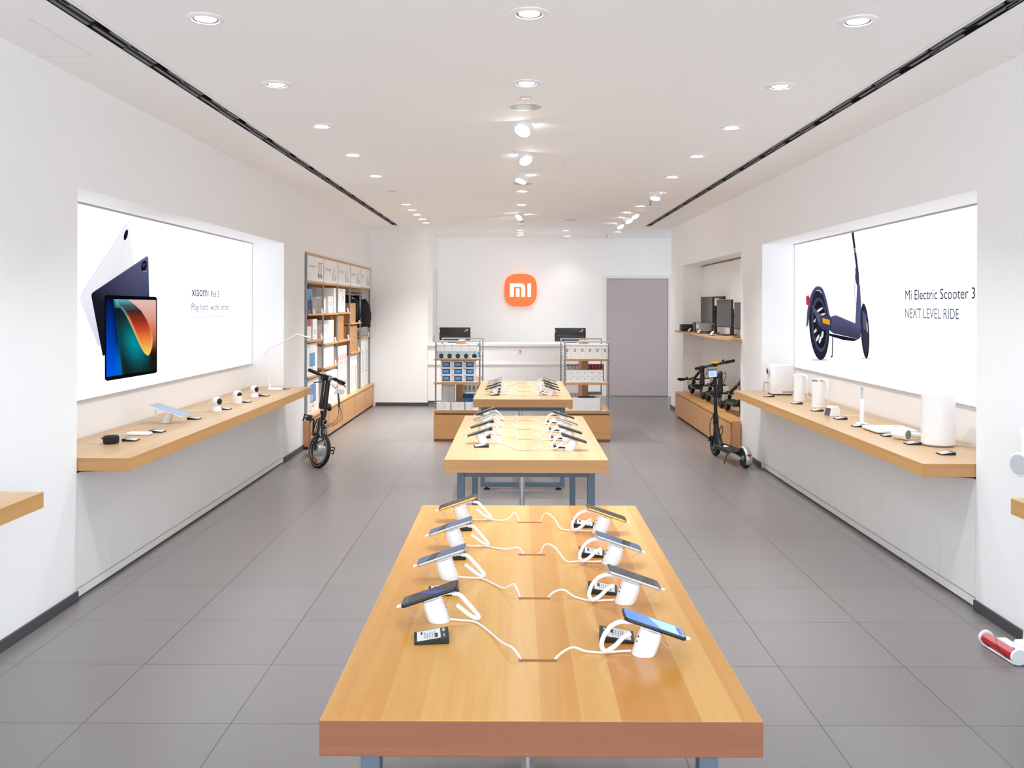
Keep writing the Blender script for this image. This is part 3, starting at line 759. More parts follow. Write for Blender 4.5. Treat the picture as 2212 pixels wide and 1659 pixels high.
# ------------------------------------------------------------------ phones, their stands and price displays
TILT = math.radians(18.7)
Uv, Nv = Vector((math.cos(TILT), 0, -math.sin(TILT))), Vector((math.sin(TILT), 0, math.cos(TILT)))
def make_stand(side=1):
    t = thing('phone_stand', 'x', 'display stand')
    b = MB(offw); n = 28; ring = []
    for k, (d, r) in enumerate(((0, .0292), (.004, .0300), (.02, .0290), (.045, .0272), (.060, .0262), (.064, .0262))):
        c = Nv * d
        ring.append([(c.x + r * math.cos(2 * PI * i / n), c.y + r * math.sin(2 * PI * i / n), (c.z + .0006) if k < 2 else c.z + r * math.cos(2 * PI * i / n) * -math.sin(TILT) * min(1, d / .045)) for i in range(n)])
    v = [p for r in ring for p in r]
    b.add(v, [(k * n + i, k * n + (i + 1) % n, (k + 1) * n + (i + 1) % n, (k + 1) * n + i) for k in range(len(ring) - 1) for i in range(n)], offw, True)
    b.add(ring[0], [tuple(reversed(range(n)))], offw); b.add(ring[-1], [tuple(range(n))], offw)
    b.build('stand_body', t)
    b = MB(black)
    for zz in (.034, .046): b.ball((-.0275 + zz * .30, -.009, zz), .0022, black, 8)
    b.build('status_dots', t)
    b = MB(offw)
    c = Nv * .0665
    b.M = Matrix.Translation(c) @ Matrix(((Uv.x, 0, Nv.x), (0, 1, 0), (Uv.z, 0, Nv.z))).to_4x4()
    b.rbox(-.042, -.011, -.003, -.014, .011, .003, .002, 2); b.rbox(-.02, -.018, -.0025, .02, .018, .0035, .002, 2)
    b.build('holder_plate', t)
    path = curve([Nv * .066 + Uv * -.036, (-.052, -.001, .080), (-.080, -.005, .070), (-.099, -.009, .046), (-.104, -.010, .023), (-.094, -.008, .0095), (-.072, .000, .018), (-.050, .008, .036), (-.030, .012, .047)], 16)
    if side < 0: path = curve([Nv * .066 + Uv * -.036, (-.052, .0, .072), (-.076, .0, .050), (-.096, .0, .027), (-.108, .002, .0125), (-.102, .006, .0085), (-.084, .010, .019), (-.064, .011, .035), (-.048, .010, .047)], 16)
    rr = [.0058 * (1 + .13 * math.sin(i * 2.1)) * (.55 if i < 10 else 1) for i in range(len(path))]
    MB(offw).tube(path, rr, 10).build('coiled_tether', t)
    e = Nv * .072 + Uv * .086
    b = MB(offw); b.M = Matrix.Translation(e) @ Matrix(((Uv.x, 0, Nv.x), (0, 1, 0), (Uv.z, 0, Nv.z))).to_4x4()
    b.rbox(-.005, -.006, -.003, .011, .006, .003, .0022, 2)
    b.build('charging_plug', t)
    MB(lgrey).tube(curve([e + Vector((-.004, 0, -.003)), (.080, .004, .026), (.062, .006, .012), (.046, .004, .030), (.034, .0, .052)], 8), .0009, 6).build('charging_wire', t)
    return t
STAND0 = {1: make_stand(1), -1: make_stand(-1)}
def make_phone(frame, screen, streak=None, L=.158, Wd=.0745, th=.0082, cd_=.0755, nm='smartphone', ct='phone'):
    t = thing(nm, 'x', ct)
    M = Matrix.Translation(Nv * cd_) @ Matrix(((Uv.x, 0, Nv.x), (0, 1, 0), (Uv.z, 0, Nv.z))).to_4x4()
    b = MB(frame, M)
    bm = MB(frame, M)
    pts = []
    for cx, cy, a0 in ((L / 2 - .010, Wd / 2 - .010, 0), (-L / 2 + .010, Wd / 2 - .010, 90), (-L / 2 + .010, -Wd / 2 + .010, 180), (L / 2 - .010, -Wd / 2 + .010, 270)):
        for k in range(5):
            a = math.radians(a0 + k * 22.5); pts.append((cx + .010 * math.cos(a), cy + .010 * math.sin(a)))
    n = len(pts)
    lay = [(0.985, -.0026), (1, -.0012), (1, th - .0040), (.99, th - .0028)]
    v = [(x * s, y * s, z) for s, z in lay for x, y in pts]
    b.add(v, [(k * n + i, k * n + (i + 1) % n, (k + 1) * n + (i + 1) % n, (k + 1) * n + i) for k in range(3) for i in range(n)], frame, True)
    b.add([(x * .985, y * .985, -.0026) for x, y in pts], [tuple(reversed(range(n)))], frame)
    b.add([(x * .99, y * .99, th - .0028) for x, y in pts], [tuple(range(n))], black)
    b.build('phone_body', t)
    s = MB(screen, M); z = th - .0024
    q = [(x * .968, y * .945, z) for x, y in pts]
    s.poly(q, screen)
    if streak == 'lit':
        s.poly([(.012, -.030, z + .0002), (.060, -.030, z + .0002), (.060, .030, z + .0002), (-.012, .030, z + .0002)], scr_gb2)
        s.poly([(.061, -.026, z + .0003), (.070, -.020, z + .0003), (.070, .020, z + .0003), (.061, .026, z + .0003), (.057, .0, z + .0003)], scr_navy)
    elif streak == 'navy':  # reflection streaks painted across the dark glass
        s.poly([(.02, -.033, z + .0002), (.040, -.033, z + .0002), (-.02, .033, z + .0002), (-.055, .033, z + .0002)], scr_navy)
        s.poly([(.05, -.033, z + .0002), (.075, -.030, z + .0002), (.075, .030, z + .0002), (.058, .033, z + .0002)], scr_teal)
    elif streak == 'dusk':  # dark band breaks up the painted reflection
        s.poly([(.005, -.033, z + .0002), (.030, -.033, z + .0002), (.05, .033, z + .0002), (.02, .033, z + .0002)], scr_dark)
    elif streak == 'teal':
        s.poly([(.02, -.033, z + .0002), (.06, -.033, z + .0002), (.065, .033, z + .0002), (.03, .033, z + .0002)], scr_dark)
    s.build('screen', t)
    c = MB(black, M); c.rbox(-L / 2 + .008, -.03, -.0045, -L / 2 + .034, .002, -.0026, .0012, 1); c.build('camera_bump', t)
    return t
scr_gb2 = mat('screen_pale_blue_lit', (120, 160, 220), 0.1, emit=0.55, ecol=(150, 190, 250))
LOOK = {
    'blue': ('blue screened', make_phone(dark, scr_blue, 'lit')),
    'gb': ('grey blue reflecting', make_phone(silver, scr_gb, 'dusk')),
    'grey': ('grey reflecting', make_phone(silver, scr_teal, 'teal')),
    'gold': ('gold framed', make_phone(goldm, scr_dark, 'teal')),
    'navy': ('blue reflecting', make_phone(dark, scr_dark, 'navy')),
    'black': ('black', make_phone(dark, scr_dark)),
    'silver': ('slim silver edged', make_phone(silver, scr_dark)),
}
def make_tag(w=.088, d=.076, h0=.006, h1=.018):
    """wedge shaped price display: thin edge at -x, thick edge at +x"""
    t = thing('price_display', 'x', 'price tag')
    x0, x1, y0, y1 = -w / 2, w / 2, -d / 2, d / 2
    b = MB(dark)
    b.prism([(x0, y0, .0006), (x1, y0, .0006), (x1, y0, h1), (x0, y0, h0)], (0, d, 0))
    b.build('display_body', t, bevel=.001)
    def q(u, v, k=.0006): return (x0 + w * u, y0 + d * v, h0 + (h1 - h0) * u + k)
    s = MB(tagw)
    s.poly([q(.08, .06), q(.76, .06), q(.76, .94), q(.08, .94)])
    for i in range(5): s.poly([q(.30 + i * .07, .18, .001), q(.325 + i * .07, .18, .001), q(.325 + i * .07, .78 - .1 * (i % 2), .001), q(.30 + i * .07, .78 - .1 * (i % 2), .001)], inkg)
    s.poly([q(.60, .16, .001), q(.68, .16, .001), q(.68, .55, .001), q(.60, .55, .001)], inkd)
    s.poly([q(.19, .6, .001), q(.24, .6, .001), q(.24, .84, .001), q(.19, .84, .001)], inkd)
    s.build('paper_screen', t)
    s = MB(lgrey); s.poly([q(.82, .62), q(.90, .62), q(.90, .88), q(.82, .88)]); s.poly([q(.84, .12), q(.88, .12), q(.88, .4), q(.84, .4)]); s.build('printed_text', t)
    return t
TAG0 = make_tag(); tag_used = [False]
def price_tag(x, y, z, rz, label, group, sc=None):
    t = TAG0 if not tag_used[0] else dup(TAG0)
    tag_used[0] = True
    t.location = (x, y, z); t.rotation_euler = (0, 0, rz); t['label'] = label; t['group'] = group
    return t
TN = ['nearest', 'middle', 'farthest']
SIDE = {1: 'scooter side', -1: 'bicycle side'}
looks = {(0, 1): ['blue', 'grey', 'gb', 'gold'], (0, -1): ['navy', 'gb', 'gb', 'gold'],
         (1, 1): ['black', 'black', 'silver', 'black'], (1, -1): ['black', 'black', 'silver', 'black'],
         (2, 1): ['black', 'black', 'black', 'silver'], (2, -1): ['black', 'black', 'silver', 'silver']}
stand_y = {(0, 1): [2.205, 2.588, 2.98, 3.39], (0, -1): [2.432, 2.812, 3.182, 3.572], (1, 1): [5.325, 5.70, 6.08, 6.47], (1, -1): [5.575, 5.95, 6.33, 6.70],
           (2, 1): [8.58, 8.88, 9.20, 9.52], (2, -1): [8.66, 8.95, 9.25, 9.55]}
used_look, stand_used, leads = set(), set(), []
for (ti, s), ys in stand_y.items():
    for k, y in enumerate(ys):
        x = TCX + (.261 if s > 0 else -.262)
        where = f'{TN[ti]} table, {SIDE[s]}, {ORD[k]} from the entrance'
        rz = 0 if s > 0 else PI
        lk = looks[(ti, s)][k]; words_, proto = LOOK[lk]
        ph = proto if lk not in used_look else dup(proto)
        used_look.add(lk)
        ph.location = (x, y, ZT); ph.rotation_euler = (0, 0, rz); ph['group'] = 'smartphones on the display tables'
        ph['label'] = f'{words_} smartphone on white stand, ' + where
        st = STAND0[s] if s not in stand_used else dup(STAND0[s])
        stand_used.add(s)
        st.location = (x, y, ZT); st.rotation_euler = (0, 0, rz); st['group'] = 'white phone stands with coiled tethers'
        st['label'] = 'white slanted phone stand with coiled cord, ' + where
        leads.append((st, ti, s, k, x, y))
        # price display: in front of the stand on the bicycle side, behind it on the scooter side
        tx, ty = (x - .008, y - .135) if s < 0 else (x - .055, y + .105)
        if ti == 2: ty = y - .07 if s < 0 else y + .08
        if ti == 2 and s < 0 and k > 0: ty = y - .09
        price_tag(tx, ty, ZT, (.12 if s < 0 else PI - .1), f'dark price display beside the phone stand, ' + where, 'price displays on the tables')
# the white lead from each stand to the slot in its tabletop
for st, ti, s, k, x, y in leads:
    ysl = TABY[ti] + .315 + k * .46
    ex = TCX + s * (.043 if k != 2 else .03)
    dx, dy = (ex - x) * s, (ysl - y) * s
    rnd = random.Random(ti * 50 + k * 7 + s)
    sag = .02 + .03 * rnd.random(); wob = (rnd.random() - .5) * .05
    pts = [(-.030, .004, .006), (-.055, .006, .0042), (-.10, dy * .08, .0042), (-.10 + (dx + .10) * .35, dy * .30 + wob, .0046), (-.10 + (dx + .10) * .62, dy * .62 + wob, .012 if s < 0 else sag * .8),
           (-.10 + (dx + .10) * .86, dy * .9, sag * .8), (dx - .002, dy, .0042)]
    pts = [(px_, py_, max(pz_, .0036)) for px_, py_, pz_ in curve(pts, 10)]
    MB(offw).tube(pts, .0028, 8).build('power_lead', st)
# ------------------------------------------------------------------ goods on the counter under the tablet poster
def spot(px, py, z=ZS):
    x, y, _ = on_z(px, py, z); return x, y
def cord(t, pts, m=None, r=.0022, name='power_cord'):
    return MB(m or offw).tube(curve(pts, 8), r, 6).build(name, t)
def in_local(t, pts):
    return [(x - t.location.x, y - t.location.y, z - t.location.z) for x, y, z in pts]
GX = -2.80
x, y = spot(240, 958)
t = thing('portable_speaker', 'small round black fabric speaker with a red strap on the oak counter', 'speaker', (x, y, ZS))
MB(mat('black_fabric', (30, 31, 33), .9)).lathe([(.0005, .0006), (.040, .0006), (.047, .006), (.048, .012), (.048, .040), (.045, .048), (.038, .051), (.0005, .0515)], 32).build('speaker_body', t)
MB(redm).rbox(-.060, -.012, .028, -.046, .004, .040, .003, 2).build('strap', t)
cord(t, [(-.048, -.01, .010), (-.09, -.02, .0035), (-.15, .01, .0035), (GX - x + .03, .05, .0035)])
x, y = spot(301, 940)
t = thing('power_bank', 'flat white power bank with a white cable beside the black speaker', 'power bank', (x, y, ZS))
MB(offw).rbox(-.078, -.036, .0006, .078, .036, .022, .009, 3).build('case', t)
MB(lgrey).rbox(.058, -.02, .021, .07, .02, .0226, .0006, 1).build('port_label', t)
cord(t, [(-.077, 0, .011), (-.12, .01, .006), (-.18, .02, .0035), (GX - x + .03, .0, .0035)])
x, y = spot(362, 913)
tb = make_phone(offw, glass_pale, None, .270, .176, .0085, .098, 'tablet_computer', 'tablet')
tb.location = (x - .01, y, ZS); tb['label'] = 'white tablet with pale blue screen tilted on a stand on the oak counter'
for c_ in list(tb.children):
    if c_.name.startswith('camera_bump'): bpy.data.objects.remove(c_)
t = thing('tablet_stand', 'white slanted stand holding up the white tablet', 'display stand', (x - .01, y, ZS))
b = MB(offw); b.cyl((0, 0, .0006), Nv * .09, .031, .027, 28).box(-.03, -.03, .0004, .03, .03, .0006); b.build('stand_body', t)
MB(offw).tube(curve([(-.028, 0, .030), (-.052, .0, .036), (-.072, .0, .060), (-.080, .0, .075), (-.082, 0, .098)], 6), .007, 10).build('support_arm', t)
cord(t, [(-.03, 0, .006), (-.08, .02, .004), (-.15, .0, .02), (GX - x + .04, -.03, .004)])
def ball_camera(px, py, label, k=1.0):
    x, y = spot(px, py)
    t = thing('security_camera', label, 'camera', (x, y, ZS))
    MB(offw).lathe([(.0005, .0006), (.040 * k, .0006), (.041 * k, .006), (.039 * k, .018), (.030 * k, .036), (.026 * k, .046), (.0005, .05)], 28).build('camera_base', t)
    MB(offw).ball((0, 0, .083 * k), .0405 * k, None, 28).build('camera_head', t)
    v = Vector((.86, -.5, .08)).normalized(); c = Vector((0, 0, .083 * k)); r = .0412 * k
    M = Matrix.Translation(c) @ v.to_track_quat('Z', 'Y').to_matrix().to_4x4()
    MB(black).lathe([(r * math.sin(a), r * math.cos(a)) for a in [i * .072 for i in range(11)]][::-1], 26, None, M).build('lens_cover', t)
    cord(t, [(-.04 * k, .0, .008), (-.09, .02, .0035), (-.17, .04, .0035), (GX - x, .02, .0035)])
ball_camera(468.5, 889, 'white ball shaped security camera next to the white tablet')
x, y = spot(513, 872)
t = thing('security_camera', 'white capsule security camera with a large black lens face', 'camera', (x, y, ZS))
MB(offw).lathe([(.0005, .0006), (.039, .0006), (.041, .004), (.041, .080)] + [(.041 * math.cos(a), .080 + .041 * math.sin(a)) for a in [i * PI / 16 for i in range(1, 8)]] + [(.0005, .121)], 32).build('camera_body', t)
v = Vector((.75, -.66, 0)).normalized()
M = Matrix.Translation((0, 0, .082)) @ v.to_track_quat('Z', 'Y').to_matrix().to_4x4()
MB(black).lathe([(.0418 * math.sin(a), .0418 * math.cos(a)) for a in [i * .062 for i in range(11)]][::-1], 26, None, M).build('lens_face', t)
MB(scr_dark).lathe([(.008, .0425), (.0005, .0435)], 16, None, M).build('lens', t)
cord(t, [(-.041, 0, .008), (-.09, .03, .0035), (GX - x, .04, .0035)])
ball_camera(549.5, 859, 'white ball shaped security camera nearest the desk lamp', .95)
x, y = spot(594, 842)
t = thing('desk_lamp', 'thin white folding desk lamp with a round base at the far counter end', 'lamp', (x, y, ZS))
MB(offw).lathe([(.0005, .0006), (.080, .0006), (.083, .006), (.081, .016), (.076, .019), (.0005, .0195)], 36).build('lamp_base', t)
j0, j1, j2 = Vector((-.055, .0, .02)), Vector((-.105, .0, .395)), Vector((.225, .0, .585)); j3 = Vector((.375, .0, .545))
b = MB(offw); b.tube([j0, j0 + (j1 - j0) * .15], .011, 10); b.tube([j0 + (j1 - j0) * .12, j1], .0045, 8); b.build('lower_arm', t)
b = MB(offw); b.ball(j1, .010, None, 12); b.tube([j1, j2], .0042, 8); b.ball(j2, .008, None, 12); b.build('upper_arm', t)
MB(offw).tube([j2, j3], [.006, .0075], 8).build('lamp_head', t)
def shelf_tags(rows, rz, group, z=ZS):
    for px, py, label in rows:
        x, y = spot(px, py, z); price_tag(x, y, z, rz, label, group)
shelf_tags([(283, 952, 'dark price display on the oak counter beside the black speaker'), (341, 933.5, 'dark price display beside the white power bank'), (420, 905.5, 'dark price display beside the white tablet'),
            (487, 884.5, 'dark price display beside the ball camera next to the tablet'), (531, 869, 'dark price display beside the capsule camera'), (570, 855.5, 'dark price display beside the ball camera next to the lamp'), (615, 840.3, 'dark price display beside the desk lamp base')],
           PI, 'price displays on the bicycle side counter')

# ------------------------------------------------------------------ goods on the counter under the scooter poster
t = thing('air_fryer', 'white rounded air fryer with a front dial and basket handle', 'air fryer', (2.665, 9.08, ZS))
MB(offw).rbox(-.112, -.105, .012, .112, .115, .305, .045, 4, None, 'Z').build('fryer_body', t, bevel=.008)
MB(dark).box(-.095, -.09, .0006, .095, .10, .012).build('foot_base', t)
b = MB(lgrey); b.cyl((-.1125, .0, .235), (-.130, .0, .235), .036, .034, 28); b.cyl((-.130, .0, .235), (-.1315, .0, .235), .026, .026, 24, black); b.build('dial', t)
MB(lgrey).tube(curve([(-.112, .0, .125), (-.150, .0, .128), (-.160, .0, .118), (-.166, .0, .06), (-.170, 0, .018)], 6), .011, 10).build('basket_handle', t)
b = MB(grey)
for i in range(9): b.box(.0 + i * .011, -.1058, .022, .006 + i * .011, -.1052, .042)
b.build('vent_grille', t)
def kettle(px, py, r, h, label, band):
    x, y = spot(px, py)
    t = thing('electric_kettle', label, 'kettle', (x, y, ZS), 0)
    MB(offw).lathe([(.0005, .0006), (r * 1.02, .0006), (r * 1.03, .006), (r * 1.0, .016), (r, .02), (r * .93, h - .024), (r * .93, h - .022)], 36).build('kettle_body', t)
    b = MB(offw)
    b.lathe([(r * .945, h - .022), (r * .945, h - .004), (r * .90, h), (.0005, h)], 36, None, None, [chrome if band else None, None, None]); b.build('lid', t)
    d = Vector((.62, -.78, 0))
    b = MB(offw); q = [d * (r * .80) + Vector((0, 0, h - .012)), d * (r + .02) + Vector((0, 0, h - .014)), d * (r + .034) + Vector((0, 0, h - .04)), d * (r + .033) + Vector((0, 0, h * .5)), d * (r + .026) + Vector((0, 0, h * .32))]
    b.tube(curve(q, 6), [.012] * 25, 10); b.build('handle', t)
    e = Vector((-.7, .7, 0))
    MB(offw).prism([e * (r * .88) + Vector((.018, .018, h - .03)), e * (r * .88) + Vector((-.018, -.018, h - .03)), e * (r + .016) + Vector((0, 0, h - .018))], (0, 0, .014)).build('spout', t)
    b = MB(offw); b.tube(curve([d * (r + .02) + Vector((0, 0, .08)), d * (r + .035) + Vector((.0, 0, .065)), d * (r + .05) + Vector((0, 0, .03)), d * (r + .06) + Vector((.06, .06, .004)), Vector((.20, .04, .004))], 6), .003, 6); b.build('power_cord', t)
kettle(1727, 866, .052, .252, 'plain white electric kettle standing beside the air fryer', False)
kettle(1768, 879, .057, .250, 'white electric kettle with a chrome band around its lid', True)
x, y = spot(1798, 899)
t = thing('smart_clock', 'small white smart clock with a slanted dark screen', 'clock', (x, y, ZS), .25)
MB(offw).prism([(-.050, -.044, .0006), (.042, -.044, .0006), (.046, -.044, .02), (.040, -.044, .070), (.030, -.044, .082), (-.022, -.044, .082), (-.034, -.044, .076)], (0, .088, 0)).build('clock_body', t, bevel=.006)
n_ = Vector((-.976, 0, .21)); up = Vector((.21, 0, .976))
c = Vector((-.0437, 0, .0375)); b = MB(mat('clock_face', (92, 84, 88), .15))
b.poly([c + up * s_ * .031 + Vector((0, v_ * .036, 0)) + n_ * .0008 for s_, v_ in ((-1, 1), (-1, -1), (1, -1), (1, 1))]); b.build('screen', t)
cord(t, [(.044, .0, .02), (.09, -.02, .004), (.16, -.05, .004), (.23, -.05, .004)])
x, y = spot(1862, 919)
t = thing('electric_toothbrush', 'white electric toothbrush with pale blue bristles standing on its charger', 'toothbrush', (x, y, ZS))
MB(offw).rbox(-.040, -.030, .0006, .036, .030, .022, .010, 3).build('charger_base', t)
MB(offw).lathe([(.0005, .022), (.0145, .022), (.0155, .03), (.0155, .15), (.0125, .195), (.0105, .199), (.0005, .2)], 24).build('handle', t)
MB(lgrey).lathe([(.006, .2), (.0055, .215), (.0042, .258), (.0042, .262), (.0005, .262)], 14).build('brush_neck', t)
MB(mat('bristle_blue', (150, 200, 228), .7)).rbox(-.010, -.008, .262, .008, .008, .288, .003, 2).build('brush_head', t)
cord(t, [(.036, 0, .008), (.09, -.02, .0035), (.18, -.03, .0035), (.26, -.0, .0035)])
x, y = 2.66, 6.40
t = thing('body_scale', 'flat white square body scale lying on the oak counter', 'scale', (x, y, ZS))
MB(offw).rbox(-.148, -.148, .008, .148, .148, .026, .035, 4, None, 'Z').build('scale_plate', t, bevel=.004)
for i in (-1, 1):
    for j in (-1, 1):
        MB(lgrey).lathe([(.026, .0262), (.02, .0268), (.0005, .0268)], 20, None, Matrix.Translation((i * .085, j * .085, 0))).build('electrode', t)
b = MB(grey); 
for i in (-1, 1):
    for j in (-1, 1): b.cyl((i * .1, j * .1, .0006), (i * .1, j * .1, .008), .016, None, 14)
b.build('foot_pads', t)
t2 = thing('charging_cable', 'white cable lying across the oak counter behind the body scale', 'cable', (2.76, 6.66, ZS))
MB(offw).tube(curve([(-.12, .02, .0045), (-.02, -.02, .0045), (.08, -.09, .0045), (.10, -.10, .0045)], 8), .004, 8).build('cable_run', t2)
x, y = spot(1950, 950)
t = thing('hair_dryer', 'white hair dryer lying beside the white cylinder on the counter', 'hair dryer', (x, y, ZS))
ax = Vector((.50, -.86, 0)).normalized(); c0 = Vector((0, 0, .0375))
M = Matrix.Translation(c0) @ ax.to_track_quat('Z', 'Y').to_matrix().to_4x4()
MB(offw).lathe([(.0005, -.075), (.026, -.074), (.032, -.066), (.0365, -.03), (.037, .03), (.036, .040), (.031, .043)], 32, None, M).build('dryer_head', t)
b = MB(grey); b.lathe([(.031, .0425), (.029, .041), (.012, .042), (.0005, .042)], 28, None, M, [lgrey, None, None]); b.build('air_intake_grille', t)
MB(offw).tube([c0 + Vector((.028, .008, 0)), c0 + Vector((.11, .03, -.012)), c0 + Vector((.185, .045, -.017))], [.0195, .0185, .018], 16).build('handle', t)
cord(t, [(.185, .045, .018), (.23, .08, .006), (.27, .18, .004), (.27, .30, .004)], None, .003)
x, y = spot(2026, 962)
t = thing('air_humidifier', 'tall plain white cylinder appliance at the near end of the oak counter', 'humidifier', (x, y, ZS))
MB(offw).lathe([(.100, .010), (.1015, .016), (.1015, .326), (.099, .337), (.092, .342), (.088, .340), (.0005, .338)], 48).build('tank_body', t)
MB(mat('beige_base_ring', (176, 160, 148), .5)).lathe([(.0005, .0006), (.086, .0006), (.092, .010), (.0995, .0101)], 40).build('base_ring', t)
b = MB(lgrey); a_ = math.radians(205)
for a_, z0_, z1_, w_ in ((172, .16, .325, .0011), (176, .075, .10, .005)):
    ca, sa = math.cos(math.radians(a_)), math.sin(math.radians(a_)); tx, ty = -sa, ca
    b.poly([(ca * .1018 + tx * w_ * u, sa * .1018 + ty * w_ * u, z) for u, z in ((-1, z0_), (1, z0_), (1, z1_), (-1, z1_))])
b.build('seam_line', t)
cord(t, [(.10, .02, .008), (.15, -.02, .004), (.22, -.08, .004), (.255, -.16, .004)], offw, .003)
shelf_tags([(1661, 857, 'dark price display in front of the air fryer'), (1721, 872.5, 'dark price display in front of the plain white kettle'), (1765, 888, 'dark price display in front of the chrome banded kettle'),
            (1815, 905.5, 'dark price display in front of the smart clock'), (1854, 921.5, 'dark price display at the foot of the toothbrush'), (1919, 942, 'dark price display in front of the body scale'),
            (1971, 959.5, 'dark price display beside the hair dryer'), (2043, 981.5, 'dark price display in front of the tall white cylinder')], 0, 'price displays on the scooter side counter')

# ------------------------------------------------------------------ cordless vacuum cleaner at the picture edge
t = thing('vacuum_cleaner', 'white cordless vacuum cleaner with a red roller head, cut by the picture edge', 'vacuum cleaner', (2.450, 4.41, 0))
vx, vy = Vector((.08, -.9968, 0)), Vector((.9968, .08, 0))      # along the roller, across it
M = Matrix.Translation((-.035, .0, 0)) @ Matrix(((vx.x, vy.x, 0, 0), (vx.y, vy.y, 0, 0), (0, 0, 1, 0), (0, 0, 0, 1)))
b = MB(offw, M)
b.rbox(-.135, -.0, .012, .135, .085, .040, .012, 2)
for s in (-1, 1):
    b.cyl((s * .122, -.025, .040), (s * .136, -.025, .040), .037, None, 28)
b.rbox(-.13, -.05, .003, .13, .05, .014, .004, 1)
b.rbox(-.035, .055, .03, .035, .12, .068, .012, 2)
b.build('floor_head', t)
b = MB(redm, M); b.cyl((-.1215, -.028, .040), (.1215, -.028, .040), .027, None, 24)
hel = mat('roller_bristle', (120, 18, 24), .8)
for ph in (0, PI): b.tube([(-.118 + i * .0079, -.028 + .028 * math.cos(i * .17 + ph), .040 + .028 * math.sin(i * .17 + ph)) for i in range(31)], .004, 6, hel)
b.build('roller_brush', t)
b = MB(mat('clear_cover', (250, 250, 250), .05, alpha=.18), M)
pts = [(-.028 + .0335 * math.cos(a), .040 + .0335 * math.sin(a)) for a in [math.radians(10 + i * 14) for i in range(11)]]
b.add([(x_, p[0], p[1]) for p in pts for x_ in (-.121, .121)], [(2 * i, 2 * i + 1, 2 * i + 3, 2 * i + 2) for i in range(10)], None, True); b.build('roller_window', t)
q0 = M @ Vector((0, .105, .055)); q1 = Vector((.038, -.11, .24))
MB(offw).tube([q0, q0 + (q1 - q0) * .35, q1], [.020, .028, .029], 20).build('neck_joint', t)
MB(mat('vacuum_tube', (150, 156, 168), .35, .5)).cyl((.038, -.11, .24), (.038, -.11, .88), .0265, None, 22).build('suction_tube', t)
b = MB(offw); b.M = Matrix.Translation((.01, -.08, 0)); b.rbox(-.030, -.075, .90, .10, .03, 1.135, .03, 3); b.cyl((.028, -.03, .87), (.028, -.03, .91), .032, None, 20); b.build('motor_body', t)
b = MB(offw, Matrix.Translation((.012, -.08, 0))); b.cyl((-.075, -.07, .965), (.06, -.02, .965), .058, .058, 32); b.build('dust_cup', t, bevel=.006)
ca = Vector((-.135, -.05, 0)).normalized()
Mc = Matrix.Translation(Vector((-.063, -.15, .965))) @ ca.to_track_quat('Z', 'Y').to_matrix().to_4x4()
MB(lgrey).lathe([(.048, .0005), (.047, .002), (.0005, .002)], 28, None, Mc).build('cup_cap', t)
b = MB(inkg, Matrix.Translation((-.02, -.08, 0)))
for i in range(4): b.box(.012 + i * .018, -.0756, 1.025, .024 + i * .018, -.0750, 1.045)
b.build('vent_grille', t)
MB(lgrey, Matrix.Translation((.01, -.08, 0))).tube(curve([(.03, -.05, 1.12), (.03, -.13, 1.15), (.03, -.20, 1.11), (.03, -.20, 1.02), (.03, -.06, .96)], 6), .016, 12).build('handle', t)
# ------------------------------------------------------------------ bookcase in the tablet wall
BX, BD = -2.515, -2.985       # front and back of the bookcase
BAY = [10.69 + .921 * i for i in range(6)]
SHELVES = [(0, 1.610), (1, 1.610), (2, 1.615), (3, 1.448), (0, 1.285), (1, 1.213), (2, 1.213), (3, .999), (4, 1.203), (1, .897), (0, .849)]
t = thing('bookcase', 'built-in oak and steel bookcase full of boxed goods behind the bicycle', 'bookcase', (0, 0, 0))
ZB = .385
for i in range(6):
    y = BAY[i] if i < 5 else BAY[i] - .028
    for xa in (BX - .024, BD + .03):
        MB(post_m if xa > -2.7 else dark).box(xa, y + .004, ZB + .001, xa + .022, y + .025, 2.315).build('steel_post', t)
b = MB(w_top); b.box(BD, BAY[0], 2.318, BX - .001, BAY[5], 2.345, w_edgey, w_edgey, w_edge, w_edgey); b.build('top_board', t)
b = MB(w_top)
for i in range(5): b.box(BD + .002, BAY[i] + .029, 1.985, BX - .004, BAY[i + 1] - .001, 2.008, w_edgey, w_top, w_edge, w_edgey)
b.build('header_shelf', t)
HX = BX + .026
HEAD = ['Transportation', 'Smart Kitchen', 'Home & Light', 'Smart Home', 'Audio']
